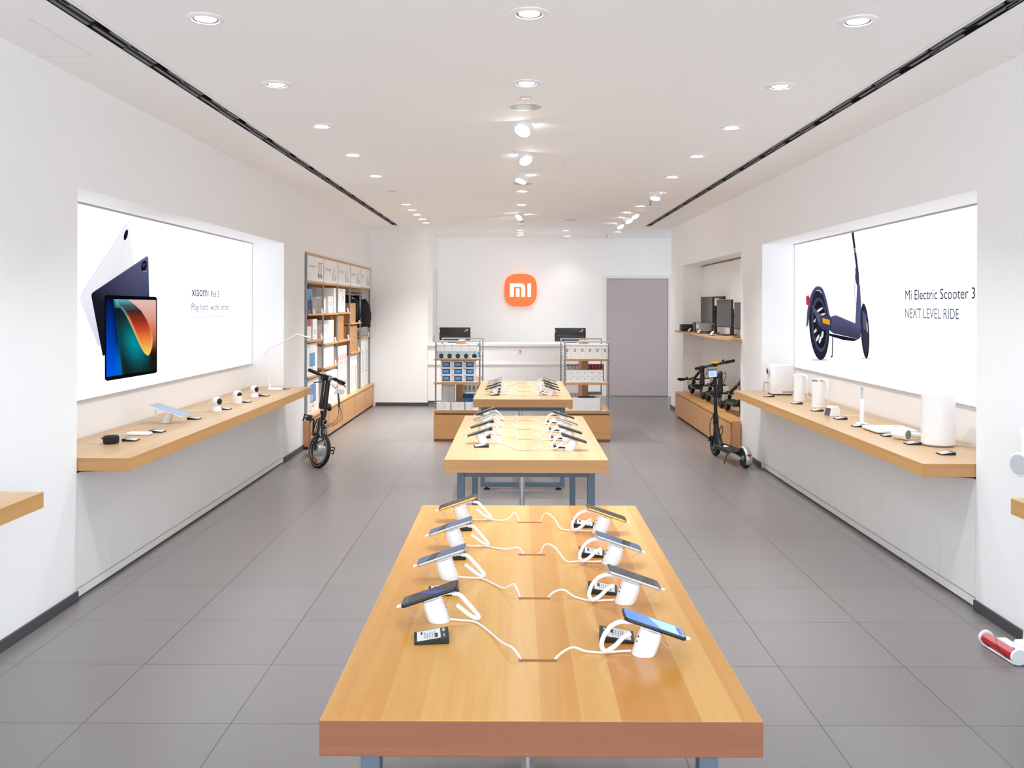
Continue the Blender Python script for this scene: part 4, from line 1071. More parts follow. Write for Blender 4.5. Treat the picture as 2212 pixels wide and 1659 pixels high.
for i in range(5):
    b = MB(panelw); y0, y1 = BAY[i] + .030, BAY[i + 1] - .002
    b.box(HX - .04, y0, 2.010, HX - .028, y1, 2.316)
    wd = .36 if len(HEAD[i]) > 6 else .16
    b.text(HEAD[i], (HX - .0275, y0 + .075, 2.17), (0, 1, 0), (0, 0, 1), wd, .042, inkg)
    cxs = y0 + .60
    if i == 0:
        for k in (0, .13):
            b.tube([(HX - .026, cxs + k, 2.09), (HX - .026, cxs + k + .01, 2.245)], .003, 5, inkd)
            b.box(HX - .0275, cxs + k - .02, 2.243, HX - .024, cxs + k + .04, 2.251, inkd); b.ring((HX - .027, cxs + k - .02, 2.085), (1, 0, 0), .022, .005, 16, 5, inkd, .2); b.ring((HX - .027, cxs + k + .05, 2.075), (1, 0, 0), .020, .005, 16, 5, inkd, .2)
            b.box(HX - .0275, cxs + k - .02, 2.085, HX - .0255, cxs + k + .05, 2.095, inkd)
    else:
        for k, (h_, w_, m_) in enumerate([(.10, .05, lgrey), (.17, .028, inkg if i > 2 else lgrey), (.07, .06, lgrey)]):
            b.box(HX - .0278, cxs - .08 + k * .09, 2.05, HX - .0262, cxs - .08 + k * .09 + w_, 2.05 + h_, m_)
            b.box(HX - .0263, cxs - .076 + k * .09, 2.05 + h_ * .55, HX - .0258, cxs - .084 + k * .09 + w_, 2.05 + h_ * .9, inkg if k == 1 else tealp)
    b.build('header_panel', t)
for i, z in SHELVES:
    MB(w_top).box(BD + .076, BAY[i] + .029, z - .024, BX + .012, BAY[i + 1] - .001, z, w_edgey, w_top, w_edge, w_edgey).build('shelf', t)
# low base cabinets with grooved tops
for i in range(5):
    y0, y1 = BAY[i] - (.06 if i == 0 else 0), BAY[i + 1] - (0 if i < 4 else .002)
    c = MB(w_cab)
    c.box(BD, y0 + .001, .03, BX + .045, y1 - .001, ZB, w_cab, w_top, w_side, w_groove); cb = c.build('base_cabinet', t)  # body front coloured dark so the door gaps look shaded
    MB(w_cab).box(BX + .046, y0 + .010, .036, BX + .068, y1 - .010, ZB - .034, None, w_edgey, w_side, w_cab).build('door', cb)
    MB(w_edgey).box(BX + .046, y0 + .001, ZB - .022, BX + .072, y1 - .001, ZB, w_edgey, w_top, w_side, w_edgey).build('front_lip', cb)
MB(dark).box(BD, BAY[0] - .05, .001, BX + .03, BAY[5] - .01, .029).build('plinth', t)
MB(dark).cyl((-2.66, BAY[3] + .03, 1.917), (-2.66, BAY[5] - .03, 1.917), .012, None, 12).build('hanging_rail', t)

def carton(name, label, cat, x0, y0, z0, x1, y1, z1, m, prints=(), group=None, face='x'):
    """a printed box; PRINTS: (u0, v0, u1, v1, material) on the side that faces the room"""
    t = MB(m); cx, cy = (x0 + x1) / 2, (y0 + y1) / 2
    t.box(x0 - cx, y0 - cy, .0006, x1 - cx, y1 - cy, z1 - z0)
    h = z1 - z0
    for n_, (u0, v0, u1, v1, pm_) in enumerate(prints):
        e = .0008 + .0004 * n_
        if face == 'x':
            X = x1 - cx + e; W_ = y1 - y0; Y0 = y0 - cy
            q = [(X, Y0 + u * W_, .0006 + v * h) for u, v in ((u0, v0), (u1, v0), (u1, v1), (u0, v1))]
        else:
            Y = y0 - cy - e; W_ = x1 - x0; X0 = x0 - cx
            q = [(X0 + u * W_, Y, .0006 + v * h) for u, v in ((u0, v0), (u1, v0), (u1, v1), (u0, v1))]
        if pm_ == 'disc':
            r_ = (u1 - u0) * W_ / 2; c_ = [(q[0][i] + q[2][i]) / 2 for i in range(3)]
            q = [(c_[0] + (0 if face == 'x' else r_ * math.cos(a)), c_[1] + (r_ * math.cos(a) if face == 'x' else 0), c_[2] + r_ * math.sin(a)) for a in [2 * PI * k / 20 for k in range(20)]]
            t.poly(q, dark)
        elif pm_ == 'ring':
            r_ = (u1 - u0) * W_ / 2; c_ = [(q[0][i] + q[2][i]) / 2 for i in range(3)]
            t.ring(c_, (0, 1, 0) if face != 'x' else (1, 0, 0), r_, r_ * .16, 18, 5, grey, .1)
        elif isinstance(pm_, str):
            t.text(pm_, q[0], Vector(q[1]) - Vector(q[0]), Vector(q[3]) - Vector(q[0]), (Vector(q[1]) - Vector(q[0])).length, (Vector(q[3]) - Vector(q[0])).length, tealp)
        else:
            t.poly(q, pm_)
    o = t.build(name, None, (cx, cy, z0)); tag(o, label, cat, group)
    return o
def row(n, name, labels, cat, bay, ya, yb, z, h, depth, m, prints, group, setback=.0):
    w = (yb - ya) / n
    for k in range(n):
        lb = labels if isinstance(labels, str) else labels[k]
        if isinstance(labels, str) and n > 1: lb = f'{labels}, {ORD[k]} from the entrance'
        carton(name, lb, cat, BX - .012 - setback - depth, BAY[bay] + ya + k * w + .001, z, BX - .012 - setback, BAY[bay] + ya + (k + 1) * w - .002, z + h, m, prints, group)
lines = [(.12, .10 + .05 * i, .62 - .06 * (i % 3), .115 + .05 * i, inkg) for i in range(4)]
# top shelves
row(1, 'scooter_box', 'deep blue printed box on the top shelf nearest the entrance', 'box', 0, .06, .34, 1.611, .30, .10, deepb, [(.0, .55, 1, 1, skyb), (.35, .18, .42, .72, inkd), (.62, .18, .70, .78, inkd), (.3, .05, .38, .14, offw)], None)
row(3, 'speaker_box', 'tall grey box on the top shelf beside the blue box', 'box', 0, .37, .86, 1.611, .205, .20, boxgr, [(.1, .05, .9, .92, mat('print_mid_grey', (166, 162, 168), .5)), (.42, .2, .58, .8, inkg)], 'grey boxes on the top shelf', .06)
row(1, 'appliance_box', 'narrow white box on the second bay top shelf', 'box', 1, .04, .18, 1.611, .19, .2, boxw, lines, None)
row(1, 'appliance_box', 'pale grey box set back on the second bay top shelf', 'box', 1, .19, .33, 1.611, .21, .12, boxg, lines, None, .12)
row(1, 'headphone_box', 'white box with two C shaped headband prints, top shelf', 'box', 1, .34, .66, 1.611, .225, .2, boxw, [(.16, .46, .20, .64, brownp), (.16, .62, .38, .645, inkg), (.16, .45, .38, .475, inkg), (.60, .46, .64, .64, brownp), (.60, .62, .84, .645, inkg), (.60, .45, .84, .475, inkg)], None)
row(1, 'appliance_box', 'tall white carton at the back of the second bay top shelf', 'box', 1, .70, .86, 1.611, .34, .25, boxw, [], None)
row(1, 'vacuum_box', 'tall white box with a stick vacuum picture on the third bay top shelf', 'box', 2, .04, .60, 1.616, .335, .25, boxw, [(.30, .90, .60, .93, inkg), (.70, .62, .78, .70, inkg), (.66, .30, .69, .64, lgrey), (.66, .28, .80, .31, lgrey)], None)
# second level
row(1, 'gift_box', 'white box with a bright red top band below the blue box', 'box', 0, .05, .27, 1.286, .245, .10, boxw, [(0, .70, 1, 1, redm), (.15, .08, .8, .12, inkg)], None)
row(1, 'air_pump_box', 'slim black patterned box between two white boxes', 'box', 0, .275, .345, 1.286, .25, .12, inkd, [(.3, .1, .7, .9, grey)], None, .04)
row(1, 'appliance_box', 'plain white tall box beside the red topped box', 'box', 0, .36, .60, 1.286, .255, .10, boxw, [(.2, .25, .8, .5, boxg)], None)
row(2, 'gift_box', 'small pinkish patterned box behind the white boxes', 'box', 0, .62, .86, 1.286, .165, .15, mat('print_pinkish', (190, 140, 140), .6), [(0, .75, 1, 1, boxg), (.1, .3, .9, .35, boxg)], 'pinkish boxes on the second shelf', .08)
row(1, 'robot_box', 'white box with a pale round robot picture in the second bay', 'box', 1, .04, .36, 1.214, .245, .25, boxw, [(.16, .28, .76, .30, lgrey), (.16, .50, .76, .52, lgrey), (.1, .62, .9, .95, boxg)], None)
row(2, 'camera_box', 'white box with a small camera picture in the second bay', 'box', 1, .37, .70, 1.214, .30, .25, boxw, [(.55, .62, .70, .66, inkd), (.55, .58, .70, .60, lgrey)], 'white camera boxes in the second bay')
row(1, 'cardboard_box', 'large brown cardboard box standing in the third bay', 'box', 2, .04, .48, 1.214, .365, .36, card, [(.1, .72, .9, .98, mat('print_tan', (178, 128, 84), .7)), (.12, .15, .5, .165, brownp), (.12, .22, .6, .235, brownp)], None)
row(1, 'cardboard_box', 'brown cardboard box seen behind the post between second and third bays', 'box', 1, .71, .86, 1.214, .36, .30, card, [], None, .04)
row(1, 'cardboard_box', 'brown cardboard box pushed back in the dark of the third bay', 'box', 2, .52, .82, 1.214, .33, .22, card, [(.4, .5, .7, .7, boxg)], None, .20)
row(1, 'cardboard_box', 'brown cardboard box beside the hanging jackets', 'box', 3, .04, .52, 1.449, .30, .25, card, [(.5, .72, .55, .78, inkd), (.75, .2, .8, .26, inkd), (.30, .8, .34, .86, inkd)], None)
row(1, 'cardboard_box', 'tall brown cardboard box below the jackets in the fourth bay', 'box', 3, .04, .66, 1.0, .405, .33, card, [(0, .8, 1, 1, mat('print_tan', (178, 128, 84), .7)), (.3, .3, .36, .36, inkd), (.6, .55, .66, .6, inkd)], None)
row(1, 'storage_case', 'dark grey case lying on the shelf under the hanging jackets', 'case', 4, .12, .72, 1.204, .085, .2, mat('case_grey', (96, 97, 104), .6), [], None, .14)
# lower levels
mon1 = [(.26, .30, .76, .70, skyb), (.26, .29, .76, .305, inkd), (.50, .17, .52, .29, inkg), (.42, .165, .60, .175, inkg), (.08, .88, .35, .895, inkg), (.88, .9, .95, .97, redm), (.56, .38, .59, .48, boxg)]
row(1, 'monitor_box', 'white monitor box with a teal screen picture, upper of two', 'box', 0, .04, .62, .850, .395, .12, boxw, mon1, None)
row(1, 'monitor_box', 'white monitor box with a blue wave screen picture, lower of two', 'box', 0, .10, .70, ZB + .001, .42, .12, boxw, [(.22, .34, .74, .84, mat('print_blue_wave', (104, 138, 214), .5)), (.22, .34, .5, .55, mat('print_pale_wave', (170, 190, 236), .5)), (.22, .325, .74, .345, inkd), (.46, .19, .49, .33, inkg), (.34, .18, .62, .19, inkg), (.08, .08, .4, .09, inkg)], None)
row(1, 'monitor_box', 'pale carton set back behind the teal monitor box', 'box', 0, .64, .86, .850, .36, .2, boxg, [], None, .1)
row(5, 'tablet_box', 'slim white upright box on the lower shelf of the second bay', 'box', 1, .04, .70, .898, .28, .22, boxw, [(.35, .15, .42, .85, boxg)], 'slim white boxes of the second bay')
carton('printer_box', 'big white box jutting out at the bottom of the second bay', 'box', BX - .33, BAY[1] + .05, ZB + .001, BX + .035, BAY[1] + .72, ZB + .45, boxw, [(.3, .78, .62, .8, brownp), (.2, .9, .3, .92, inkg), (.3, .25, .36, .31, lgrey), (.7, .25, .76, .31, lgrey)])
kit = [(.30, .84, .62, .9, boxg), (.2, .70, .4, .73, brownp), (.30, .46, .70, .62, orangep), (.34, .62, .60, .70, inkg), (.42, .28, .66, .42, inkg), (.4, .10, .62, .24, lgrey)]
for lv in range(2):
    row(5, 'shaver_box', f'slim orange pictured box, {"lower" if lv == 0 else "upper"} row of the third bay', 'box', 2, .04, .72, ZB + .001 + lv * .372, .37, .25, boxw, kit, 'orange pictured boxes in the third bay')
row(2, 'fan_box', 'tall white box with a pale fan picture in the fourth bay', 'box', 3, .04, .66, ZB + .001, .575, .3, boxw, [(.45, .10, .70, .62, boxg), (.52, .60, .62, .68, inkg), (.2, .90, .5, .92, inkg), (0, .86, 1, 1, boxg)], 'tall white fan boxes')
row(2, 'fan_box', 'tallest white box with a slim fan picture in the last bay', 'box', 4, .04, .80, ZB + .001, .785, .3, boxw, [(.45, .34, .75, .72, boxg), (.52, .70, .64, .76, inkg), (.45, .30, .78, .315, inkd), (.3, .93, .6, .945, inkg)], 'tallest white fan boxes')
# small white shelf-edge price cards
k = 0
def shelf_card(bay, dy, z, label):
    t = MB(offw); t.prism([(0, -.03, .0006), (.014, -.03, .0006), (.004, -.03, .060), (-.008, -.03, .060)], (0, .055, 0))
    t.poly([(.0105, -.012, .03), (.0105, .010, .03), (.0072, .010, .048), (.0072, -.012, .048)], inkg)
    o = t.build('price_card', None, (BX - .004, BAY[bay] + dy, z)); tag(o, label, 'price tag', 'white price cards in the bookcase')
for bay, dy, z, lb in ((0, .36, 1.611, 'white price card at the foot of the deep blue box'), (0, .83, 1.611, 'white price card at the foot of the tall grey boxes'), (1, .30, 1.611, 'white price card before the pale grey set back box'),
                       (1, .69, 1.611, 'white price card between the headphone box and tall white carton'), (2, .74, 1.616, 'white price card beside the stick vacuum box'), (0, .32, 1.286, 'white price card before the slim black patterned box'),
                       (0, .80, 1.286, 'white price card before the pinkish boxes'), (1, .76, 1.214, 'white price card beside the two camera boxes'), (2, .80, 1.214, 'white price card beside the large cardboard box of the third bay'),
                       (3, .74, 1.449, 'white price card beside the cardboard box near the jackets'), (3, .76, 1.0, 'white price card beside the tall cardboard box of the fourth bay'), (4, .76, 1.204, 'white price card on the shelf under the jackets'), (1, .78, .898, 'white price card beside the slim white boxes')):
    shelf_card(bay, dy, z, lb)
# jackets on the rail
cloth = mat('black_cloth', (17, 18, 19), .92)
def jacket(y, x0, label, w, h, drop, bag=False):
    t = thing('black_jacket' if not bag else 'black_backpack', label, 'jacket' if not bag else 'backpack', (x0, y, 1.86))
    rnd = random.Random(int(y * 100)); n = 28; rows_ = []
    for k in range(12):
        f = k / 11
        z = -.02 - f * h
        wx = w * (.30 + .70 * min(1, f * 3.2)) * (1 - .10 * max(0, f - .75) * 4)
        wy = .062 + .030 * min(1, f * 2)
        sag = .05 * f
        rows_.append([(math.copysign(abs(math.cos(a)) ** .8, math.cos(a)) * wx * (1 + .05 * math.sin(a * 5 + k * .7)) + sag * drop, math.sin(a) * wy * (1 + .12 * math.sin(a * 7 + k)), z - (.03 * math.sin(a * 3) if k == 11 else 0)) for a in [2 * PI * i / n for i in range(n)]])
    v = [p for r in rows_ for p in r]
    b = MB(cloth); b.add(v, [(k * n + i, k * n + (i + 1) % n, (k + 1) * n + (i + 1) % n, (k + 1) * n + i) for k in range(11) for i in range(n)], None, True)
    b.add(rows_[0], [tuple(range(n))]); b.add(rows_[-1], [tuple(reversed(range(n)))]); b.build('cloth_body', t)
    for s in (-1, 1):
        MB(cloth).tube(curve([(s * w * .55, 0, -.05), (s * w * .92, .01, -.16), (s * w * 1.0, .02, -.32), (s * w * .95, .01, -h * .95)], 6), [.036] * 10 + [.042] * 9, 12).build('sleeve' if not bag else 'side_pocket', t)
    MB(cloth).ring((0, 0, -.008), (0, 0, 1), w * .30, .026, 20, 8).build('collar', t)
    b = MB(offw if not bag else dark); b.tube(curve([(w * -.62, 0, -.055), (-.02, 0, .0), (.02, 0, .0), (w * .72, 0, -.052)], 6), .008, 8); b.tube(curve([(0, 0, .0), (0, 0, .025), (-.012, 0, .038)], 5), .003, 6); b.build('clothes_hanger', t)
jacket(BAY[3] + .66, -2.68, 'black jacket on a white hanger, nearer of the two', .17, .36, .3)
jacket(BAY[4] + .22, -2.62, 'black jacket bulging out of the bookcase, by the end wall', .19, .46, .9)

# ------------------------------------------------------------------ free standing product display shelves
GY0, GY1 = 11.32, 12.42
def gondola(x0, label):
    t = thing('display_shelf', label, 'display shelf', (x0 + .30, GY0, 0))
    D = GY1 - GY0; w = .298
    b = MB(w_cabx); b.box(-w, .02, .062, w, D - .02, .325, w_cabx, w_top, w_cabx, w_cab); b.box(-w + .012, .03, .001, w - .012, D - .03, .061, w_groove)
    b.build('base_cabinet', t)
    MB(w_cabx).box(-w - .002, .0, .03, w + .002, .019, .335, w_cabx, w_edge, w_cabx, w_side).build('front_panel', t)
    MB(w_side).box(-w + .002, .003, .002, w - .002, .018, .029, w_edge_near).build('plinth', t)
    MB(w_groove).box(-w + .01, .008, .3255, w - .01, D - .01, .352).build('shadow_gap', t)
    MB(w_top).box(-w - .002, -.004, .3525, w + .002, D, .388, w_edge, w_top, w_edge, w_edgey).build('base_top', t)
    for yy in (.03, D - .065):
        for s in (-1, 1):
            xa, xb = sorted((s * (w - .028), s * (w - .010)))
            p = MB(post_m).box(xa, yy, .389, xb, yy + .030, 1.253)
            for z in [.42 + i * .04 for i in range(20)]: p.box(xa + .005, yy - .0006, z, xb - .005, yy - .0002, z + .022, inkd)
            p.build('steel_post', t)
        MB(lgrey if yy < .5 else post_m).box(-w + .010, yy, 1.2535, w - .010, yy + .030, 1.272).build('top_rail', t)
    for z in (.743, 1.043):
        s_ = MB(w_top)
        s_.box(-w - .002, -.006, z - .024, w + .002, .029, z, w_edge, w_top, w_edge, w_edgey); s_.box(-w + .030, .0295, z - .024, w - .030, D - .07, z, w_edge, w_top, w_edge, w_edgey)
        s_.build('shelf', t)
        for dx in (-.2, .2): MB(steel).prism([(dx - .004, .62, z - .0245), (dx - .004, .95, z - .0245), (dx - .004, .95, z - .045)], (.008, 0, 0)).build('bracket', t)
    dv = MB(w_side)
    for z0, z1 in ((.389, .718), (.744, 1.018), (1.044, 1.25)): dv.box(-.04, .30, z0, .04, D - .075, z1, w_edge_near, w_top, w_side, w_side)
    dv.build('centre_divider', t)
    return t
gondola(-1.056, 'oak and steel display shelf holding speaker and clock boxes, bicycle side')
gondola(.580, 'oak and steel display shelf holding white bear boxes, scooter side')
FY = GY0 + .035
def cbox(name, label, x0, z0, w, h, m, prints, group, y0=FY + .03, d=.10):
    return carton(name, label, 'box', x0, y0, z0, x0 + w, y0 + d, z0 + h, m, prints, group, 'y')
sp = [(0, 0, 1, .52, tealp), (0, .12, 1, .16, offw), (.32, .0, .9, .34, 'disc'), (.54, .36, .64, .44, brownp), (.85, .86, .92, .92, redm)]
for i in range(5):
    cbox('speaker_box', f'pale teal box with a black disc picture, {ORD[i]} in the row from the bicycle side', -1.030 + i * .105, 1.0436, .103, .178, boxw, sp, 'black disc speaker boxes')
for i in range(3):
    cbox('speaker_box', f'blue and white hanging box half hidden behind the speaker boxes, {ORD[i]} of three', -.70 + i * .075, 1.0436, .068, .175, skyb, [(0, .4, 1, .8, boxw)], 'blue boxes behind the speaker boxes', FY + .35, .06)
ck = [(.16, .14, .82, .88, black), (.22, .26, .76, .77, mat('print_clock_blue', (60, 140, 210), .4)), (.34, .40, .64, .62, '10:09'), (.04, .86, .12, .95, redm)]
for r_ in range(3):
    for c_ in range(3):
        cbox('clock_box', f'white box with a blue clock screen picture, {("bottom", "middle", "top")[r_]} row, {("bicycle side", "central", "table side")[c_]} column', -.977 + c_ * .150, .7436 + r_ * .0885, .148, .088, boxw, ck, 'clock boxes stacked three by three')
for i in range(2):
    cbox('router_box', f'tall plain white box below the clock boxes, {("outer", "inner")[i]} one', -.966 + i * .081, .3886, .079, .30, boxg, [(.1, .42 + .07 * k, .9, .425 + .07 * k, lgrey) for k in range(4)], 'tall white boxes below the clock boxes', FY + .19, .10)
for i in range(5):
    cbox('earphone_box', f'small blue box with a dark top behind the table edge, {ORD[i]} of five', -.702 + i * .0455, .3886, .044, .19, blueb, [(.0, .72, 1, .98, mat('print_dark_blue', (26, 66, 92), .5) if i < 3 else skyb), (.2, .74, .8, .94, inkd if i < 3 else tealp)], 'small blue boxes', FY + .16, .09)
for i in range(4):
    cbox('cable_pack', f'clear hanging cable pack above the small blue boxes, {ORD[i]} of four', -.70 + i * .055, .5836, .05, .10, boxg, [(.3, .4, .7, .8, mat('print_tan', (178, 128, 84), .7))], 'hanging cable packs', FY + .30, .03)
for p_, (xs, n_) in enumerate(((-1.022, 4), (-.834, 4), (-.668, 4))):
    for c_ in range(2):
        for k in range(n_):
            cbox('power_adapter_box', f'flat white box, {ORD[k]} up in the {("outer", "inner")[c_]} column of the {("pile nearest the bicycle side", "middle pile", "pile nearest the table")[p_]}',
                 xs + c_ * .088, .3886 + k * .0245, .086, .0238, boxw, [(.08, .3, .3, .6, boxg)], 'flat white boxes on the display shelf base', FY - .005, .085)
br = [(.16, .12, .84, .90, boxg), (.19, .14, .81, .88, boxw), (.34, .60, .44, .70, brownp), (.56, .60, .66, .70, brownp), (.40, .58, .60, .66, orangep), (.38, .48, .62, .56, mat('print_tan', (178, 128, 84), .7)), (.86, .90, .93, .95, redm)]
for i in range(6):
    cbox('kids_watch_box', f'white box with a small brown and orange motif, {ORD[i]} from the tables', .588 + i * .0955, 1.0436, .094, .184, boxw, br, 'white boxes with a brown motif')
for r_ in range(2):
    for c_ in range(5):
        cbox('earbud_box', f'small white box with a grey ring picture, {("lower", "upper")[r_]} row, {ORD[c_]} from the tables', .632 + c_ * .0915, .7436 + r_ * .080, .0905, .0792, boxw, [(.38, .38, .62, .72, 'ring'), (.86, .84, .94, .94, redm)], 'small white boxes with ring pictures')
for i in range(4):
    cbox('earphone_box', f'small pale pack standing behind the ring boxes, {ORD[i]} of four', .635 + i * .042, .7436, .040, .205, boxgr, [(.1, .1, .9, .9, boxg)], 'small pale packs behind the ring boxes', FY + .36, .06)
for i in range(5):
    cbox('cable_pack', f'dark red hanging pack behind the ring boxes, {ORD[i]} of five', .925 + i * .042, .7436, .038, .21, mat('print_wine', (120, 40, 48), .6), [(.2, .72, .8, .95, redm)], 'dark red hanging packs', FY + .36, .05)
for k in range(7):
    cbox('tablet_box', f'wide flat white box, {ORD[k]} from the bottom of the stack', .705, .3886 + k * .0232, .345, .0226, boxw, [(.02, .1, .98, .16, boxg)], 'stack of wide white boxes', FY - .005, .15)
cbox('tablet_box', 'flat dark grey box lying on top of the wide white stack', .775, .5512, .215, .010, dark, [], None, FY + .0, .12)
for i in range(3):
    cbox('charger_box', f'white box with a grey brown top behind the white stack, {ORD[i]} of three', .925 + i * .057, .3886, .055, .21, boxw, [(.0, .86, 1, 1, mat('print_taupe', (140, 126, 116), .6)), (.3, .3, .7, .6, boxg)], 'grey brown topped boxes', FY + .22, .12)
for i in range(4):
    cbox('cable_pack', f'beige hanging pack beside the divider, {ORD[i]} of four', .65 + i * .04, .3886, .036, .20, mat('print_beige', (214, 190, 176), .6), [(.3, .5, .7, .8, brownp)], 'beige hanging packs', FY + .22, .04)
for x_, z_, lb in ((-.53, .3886, 'white shelf label on the base below the blue boxes'), (-.90, .3886, 'white shelf label before the flat box pile of the bicycle side'), (-.72, .3886, 'white shelf label before the middle flat box pile'), (1.09, .7436, 'white shelf label beside the ring boxes'), (1.09, .3886, 'white shelf label beside the wide white stack'), (-.52, .7436, 'white shelf label beside the clock boxes'), (-.55, 1.0436, 'white shelf label below the speaker boxes'), (1.08, 1.0436, 'white shelf label below the brown motif boxes')):
    o = MB(offw).rbox(-.034, -.010, .0006, .034, .012, .010, .003, 1).build('price_card', None, (x_, GY0 + .009, z_)); tag(o, lb, 'price tag', 'white labels on the display shelves')
# ------------------------------------------------------------------ recess with folded scooters, monitors and a low cabinet
CX = 2.468
t = thing('low_cabinet', 'low oak cabinet with two doors carrying the folded scooters', 'cabinet', (0, 0, 0))
ya, yb = SN0 - .075, SN1 - .06
b = MB(w_cab); b.box(CX + .022, ya + .001, .03, RX - .016, SN0 + .003, .384, w_side, w_edgey, w_side, w_cab); b.box(CX + .022, SN0 + .0035, .03, SND, yb, .384, w_side, w_edgey, w_side, w_cab); b.build('cabinet_body', t)
b = MB(w_edgey); b.box(CX, ya, .366, RX - .016, SN0 + .003, .388, w_side, w_edgey, w_side, w_edgey); b.box(CX, SN0 + .0035, .366, SND, yb, .388, w_side, w_edgey, w_side, w_edgey); b.build('cabinet_top', t)
ym = ya + (yb - ya) * .50
for y0, y1 in ((ya + .02, ym - .002), (ym + .002, yb)):
    MB(w_cab).box(CX, y0, .036, CX + .021, y1, .352, None, w_edgey, w_side, w_cab).build('door', t)
MB(dark).box(CX + .04, ya + .02, .001, RX - .02, SN0, .029).box(CX + .04, SN0 + .004, .001, SND - .02, yb - .02, .029).build('plinth', t)
b = MB(panelw); ys = [SN0 + .003 + i * (SN1 - SN0 - .006) / 5 for i in range(6)]
for y0, y1 in zip(ys, ys[1:]): b.box(SND - .005 + .008, y0 + .003, .0, SND + .008, y1 - .003, SNT - .02)
b.box(SND - .012 + .008, SN0 + .003, SNT - .012, SND + .008, SN1 - .003, SNT - .002, dark); struct(b.build('trim_9'))
ZN = 1.338
t = thing('wall_shelf', 'oak wall shelf in the recess carrying monitors above the folded scooters', 'shelf', (0, 0, 0))
b = MB(w_edgey); b.box(CX, SN0 - .07, ZN - .024, RX - .004, SN0 + .003, ZN, w_side, w_top, w_side, w_edgey); b.box(CX, SN0 + .0035, ZN - .024, RX - .0, SN1 - .003, ZN, w_side, w_top, w_side, w_edgey); b.box(RX, SN0 + .0035, ZN - .024, SND, SN1 - .003, ZN, w_side, w_top, w_side, w_edgey)
b.build('shelf_board', t)
for y in (11.2, 12.1, 13.0): MB(dark).cyl((2.70, y, ZN - .03), (2.70, y, ZN - .0245), .008, None, 10).build('fixing_screw', t)
t = thing('network_box', 'small black box at the far end of the recess shelf', 'box', (2.60, 13.78, ZN))
MB(black).rbox(-.09, -.10, .004, .10, .10, .105, .012, 2).rbox(-.07, -.08, .0006, .08, .08, .004, .001, 1).build('case', t)
MB(grey).box(-.0905, -.06, .05, -.0902, .06, .056).build('light_strip', t)
t = thing('mini_projector', 'silver grey box with a dark front beside the small black box', 'projector', (2.745, 13.28, ZN))
MB(silver).rbox(-.12, -.10, .006, .12, .10, .150, .012, 2).build('projector_body', t)
MB(dark).rbox(-.128, -.098, .006, -.118, .098, .148, .004, 1).build('front_panel', t)
b = MB(lgrey); b.box(-.07, -.1006, .02, .09, -.1001, .13); b.build('mesh_grille', t)
MB(black).cyl((-.08, -.06, .0006), (-.08, -.06, .006), .012, None, 12).cyl((.08, .06, .0006), (.08, .06, .006), .012, None, 12).cyl((.08, -.06, .0006), (.08, -.06, .006), .012, None, 12).cyl((-.08, .06, .0006), (-.08, .06, .006), .012, None, 12).build('foot_pads', t)
MB(black).tube(curve([(.12, .0, .06), (.14, -.06, .10), (.13, -.13, .07), (.10, -.16, .01), (.12, -.05, .004)], 6), .005, 6).build('power_cord', t)
scr_m = mat('monitor_screen_grey', (66, 68, 71), .35)
def monitor(x, y, yaw, zc, h, w, label, light=False, curved=True, lift=.0):
    """faces -x at yaw 0; yaw turns it toward the entrance"""
    t = thing('computer_monitor', label, 'monitor', (x, y, ZN), yaw)
    zc -= ZN; n = 12; R = 1.2
    def arc(u, d):
        a = u * w / R if curved else 0
        return (d + (R * (1 - math.cos(a)) * -1 if curved else 0), R * math.sin(a) if curved else u * w)
    b = MB(black); fs = MB(scr_m)
    for k in range(n):
        u0, u1 = -.5 + k / n, -.5 + (k + 1) / n
        (xa, y_a), (xb, y_b) = arc(u0, 0), arc(u1, 0)
        z0, z1 = zc - h / 2, zc + h / 2
        for X0, X1, mm, bb in ((0, 0, black, b),):
            b.add([(xa, y_a, z0), (xb, y_b, z0), (xb, y_b, z1), (xa, y_a, z1), (xa + .03, y_a, z0), (xb + .03, y_b, z0), (xb + .03, y_b, z1), (xa + .03, y_a, z1)],
                  [(3, 2, 1, 0), (4, 5, 6, 7), (0, 1, 5, 4), (2, 3, 7, 6)] + ([(0, 4, 7, 3)] if k == 0 else []) + ([(1, 2, 6, 5)] if k == n - 1 else []), black)
        fs.add([(xa - .0008, y_a, z0 + .012), (xb - .0008, y_b, z0 + .012), (xb - .0008, y_b, z1 - .007), (xa - .0008, y_a, z1 - .007)], [(3, 2, 1, 0)], scr_m)
    b.rbox(.025, -w * .22, zc - h * .22, .065, w * .22, zc + h * .22, .015, 2)
    b.build('monitor_case', t); fs.build('screen', t)
    MB(dark).box(.0655, -.035, zc - .06, .13, .035, zc - .02).box(.10, -.03, .0135, .13, .03, zc + .06).build('stand_arm', t)
    MB(dark).rbox(-.06, -.11, .0006, .135, .11, .013, .004, 1).build('stand_foot', t)
    if light:
        MB(dark).cyl((-.06, -.16, zc + h / 2 + .03), (-.06, .16, zc + h / 2 + .03), .014, None, 14).box(-.06, -.02, zc + h / 2 + .004, .02, .02, zc + h / 2 + .018).build('light_bar', t)
    return t
monitor(2.665, 12.55, .20, 1.668, .366, .40, 'dark curved monitor at the far side of the recess shelf')
monitor(2.70, 11.72, .20, 1.626, .362, .44, 'dark monitor with a light bar on top in the recess shelf', True, False)
monitor(2.71, 10.85, .16, 1.60, .33, .42, 'dark monitor half hidden by the white wall edge', False, False)
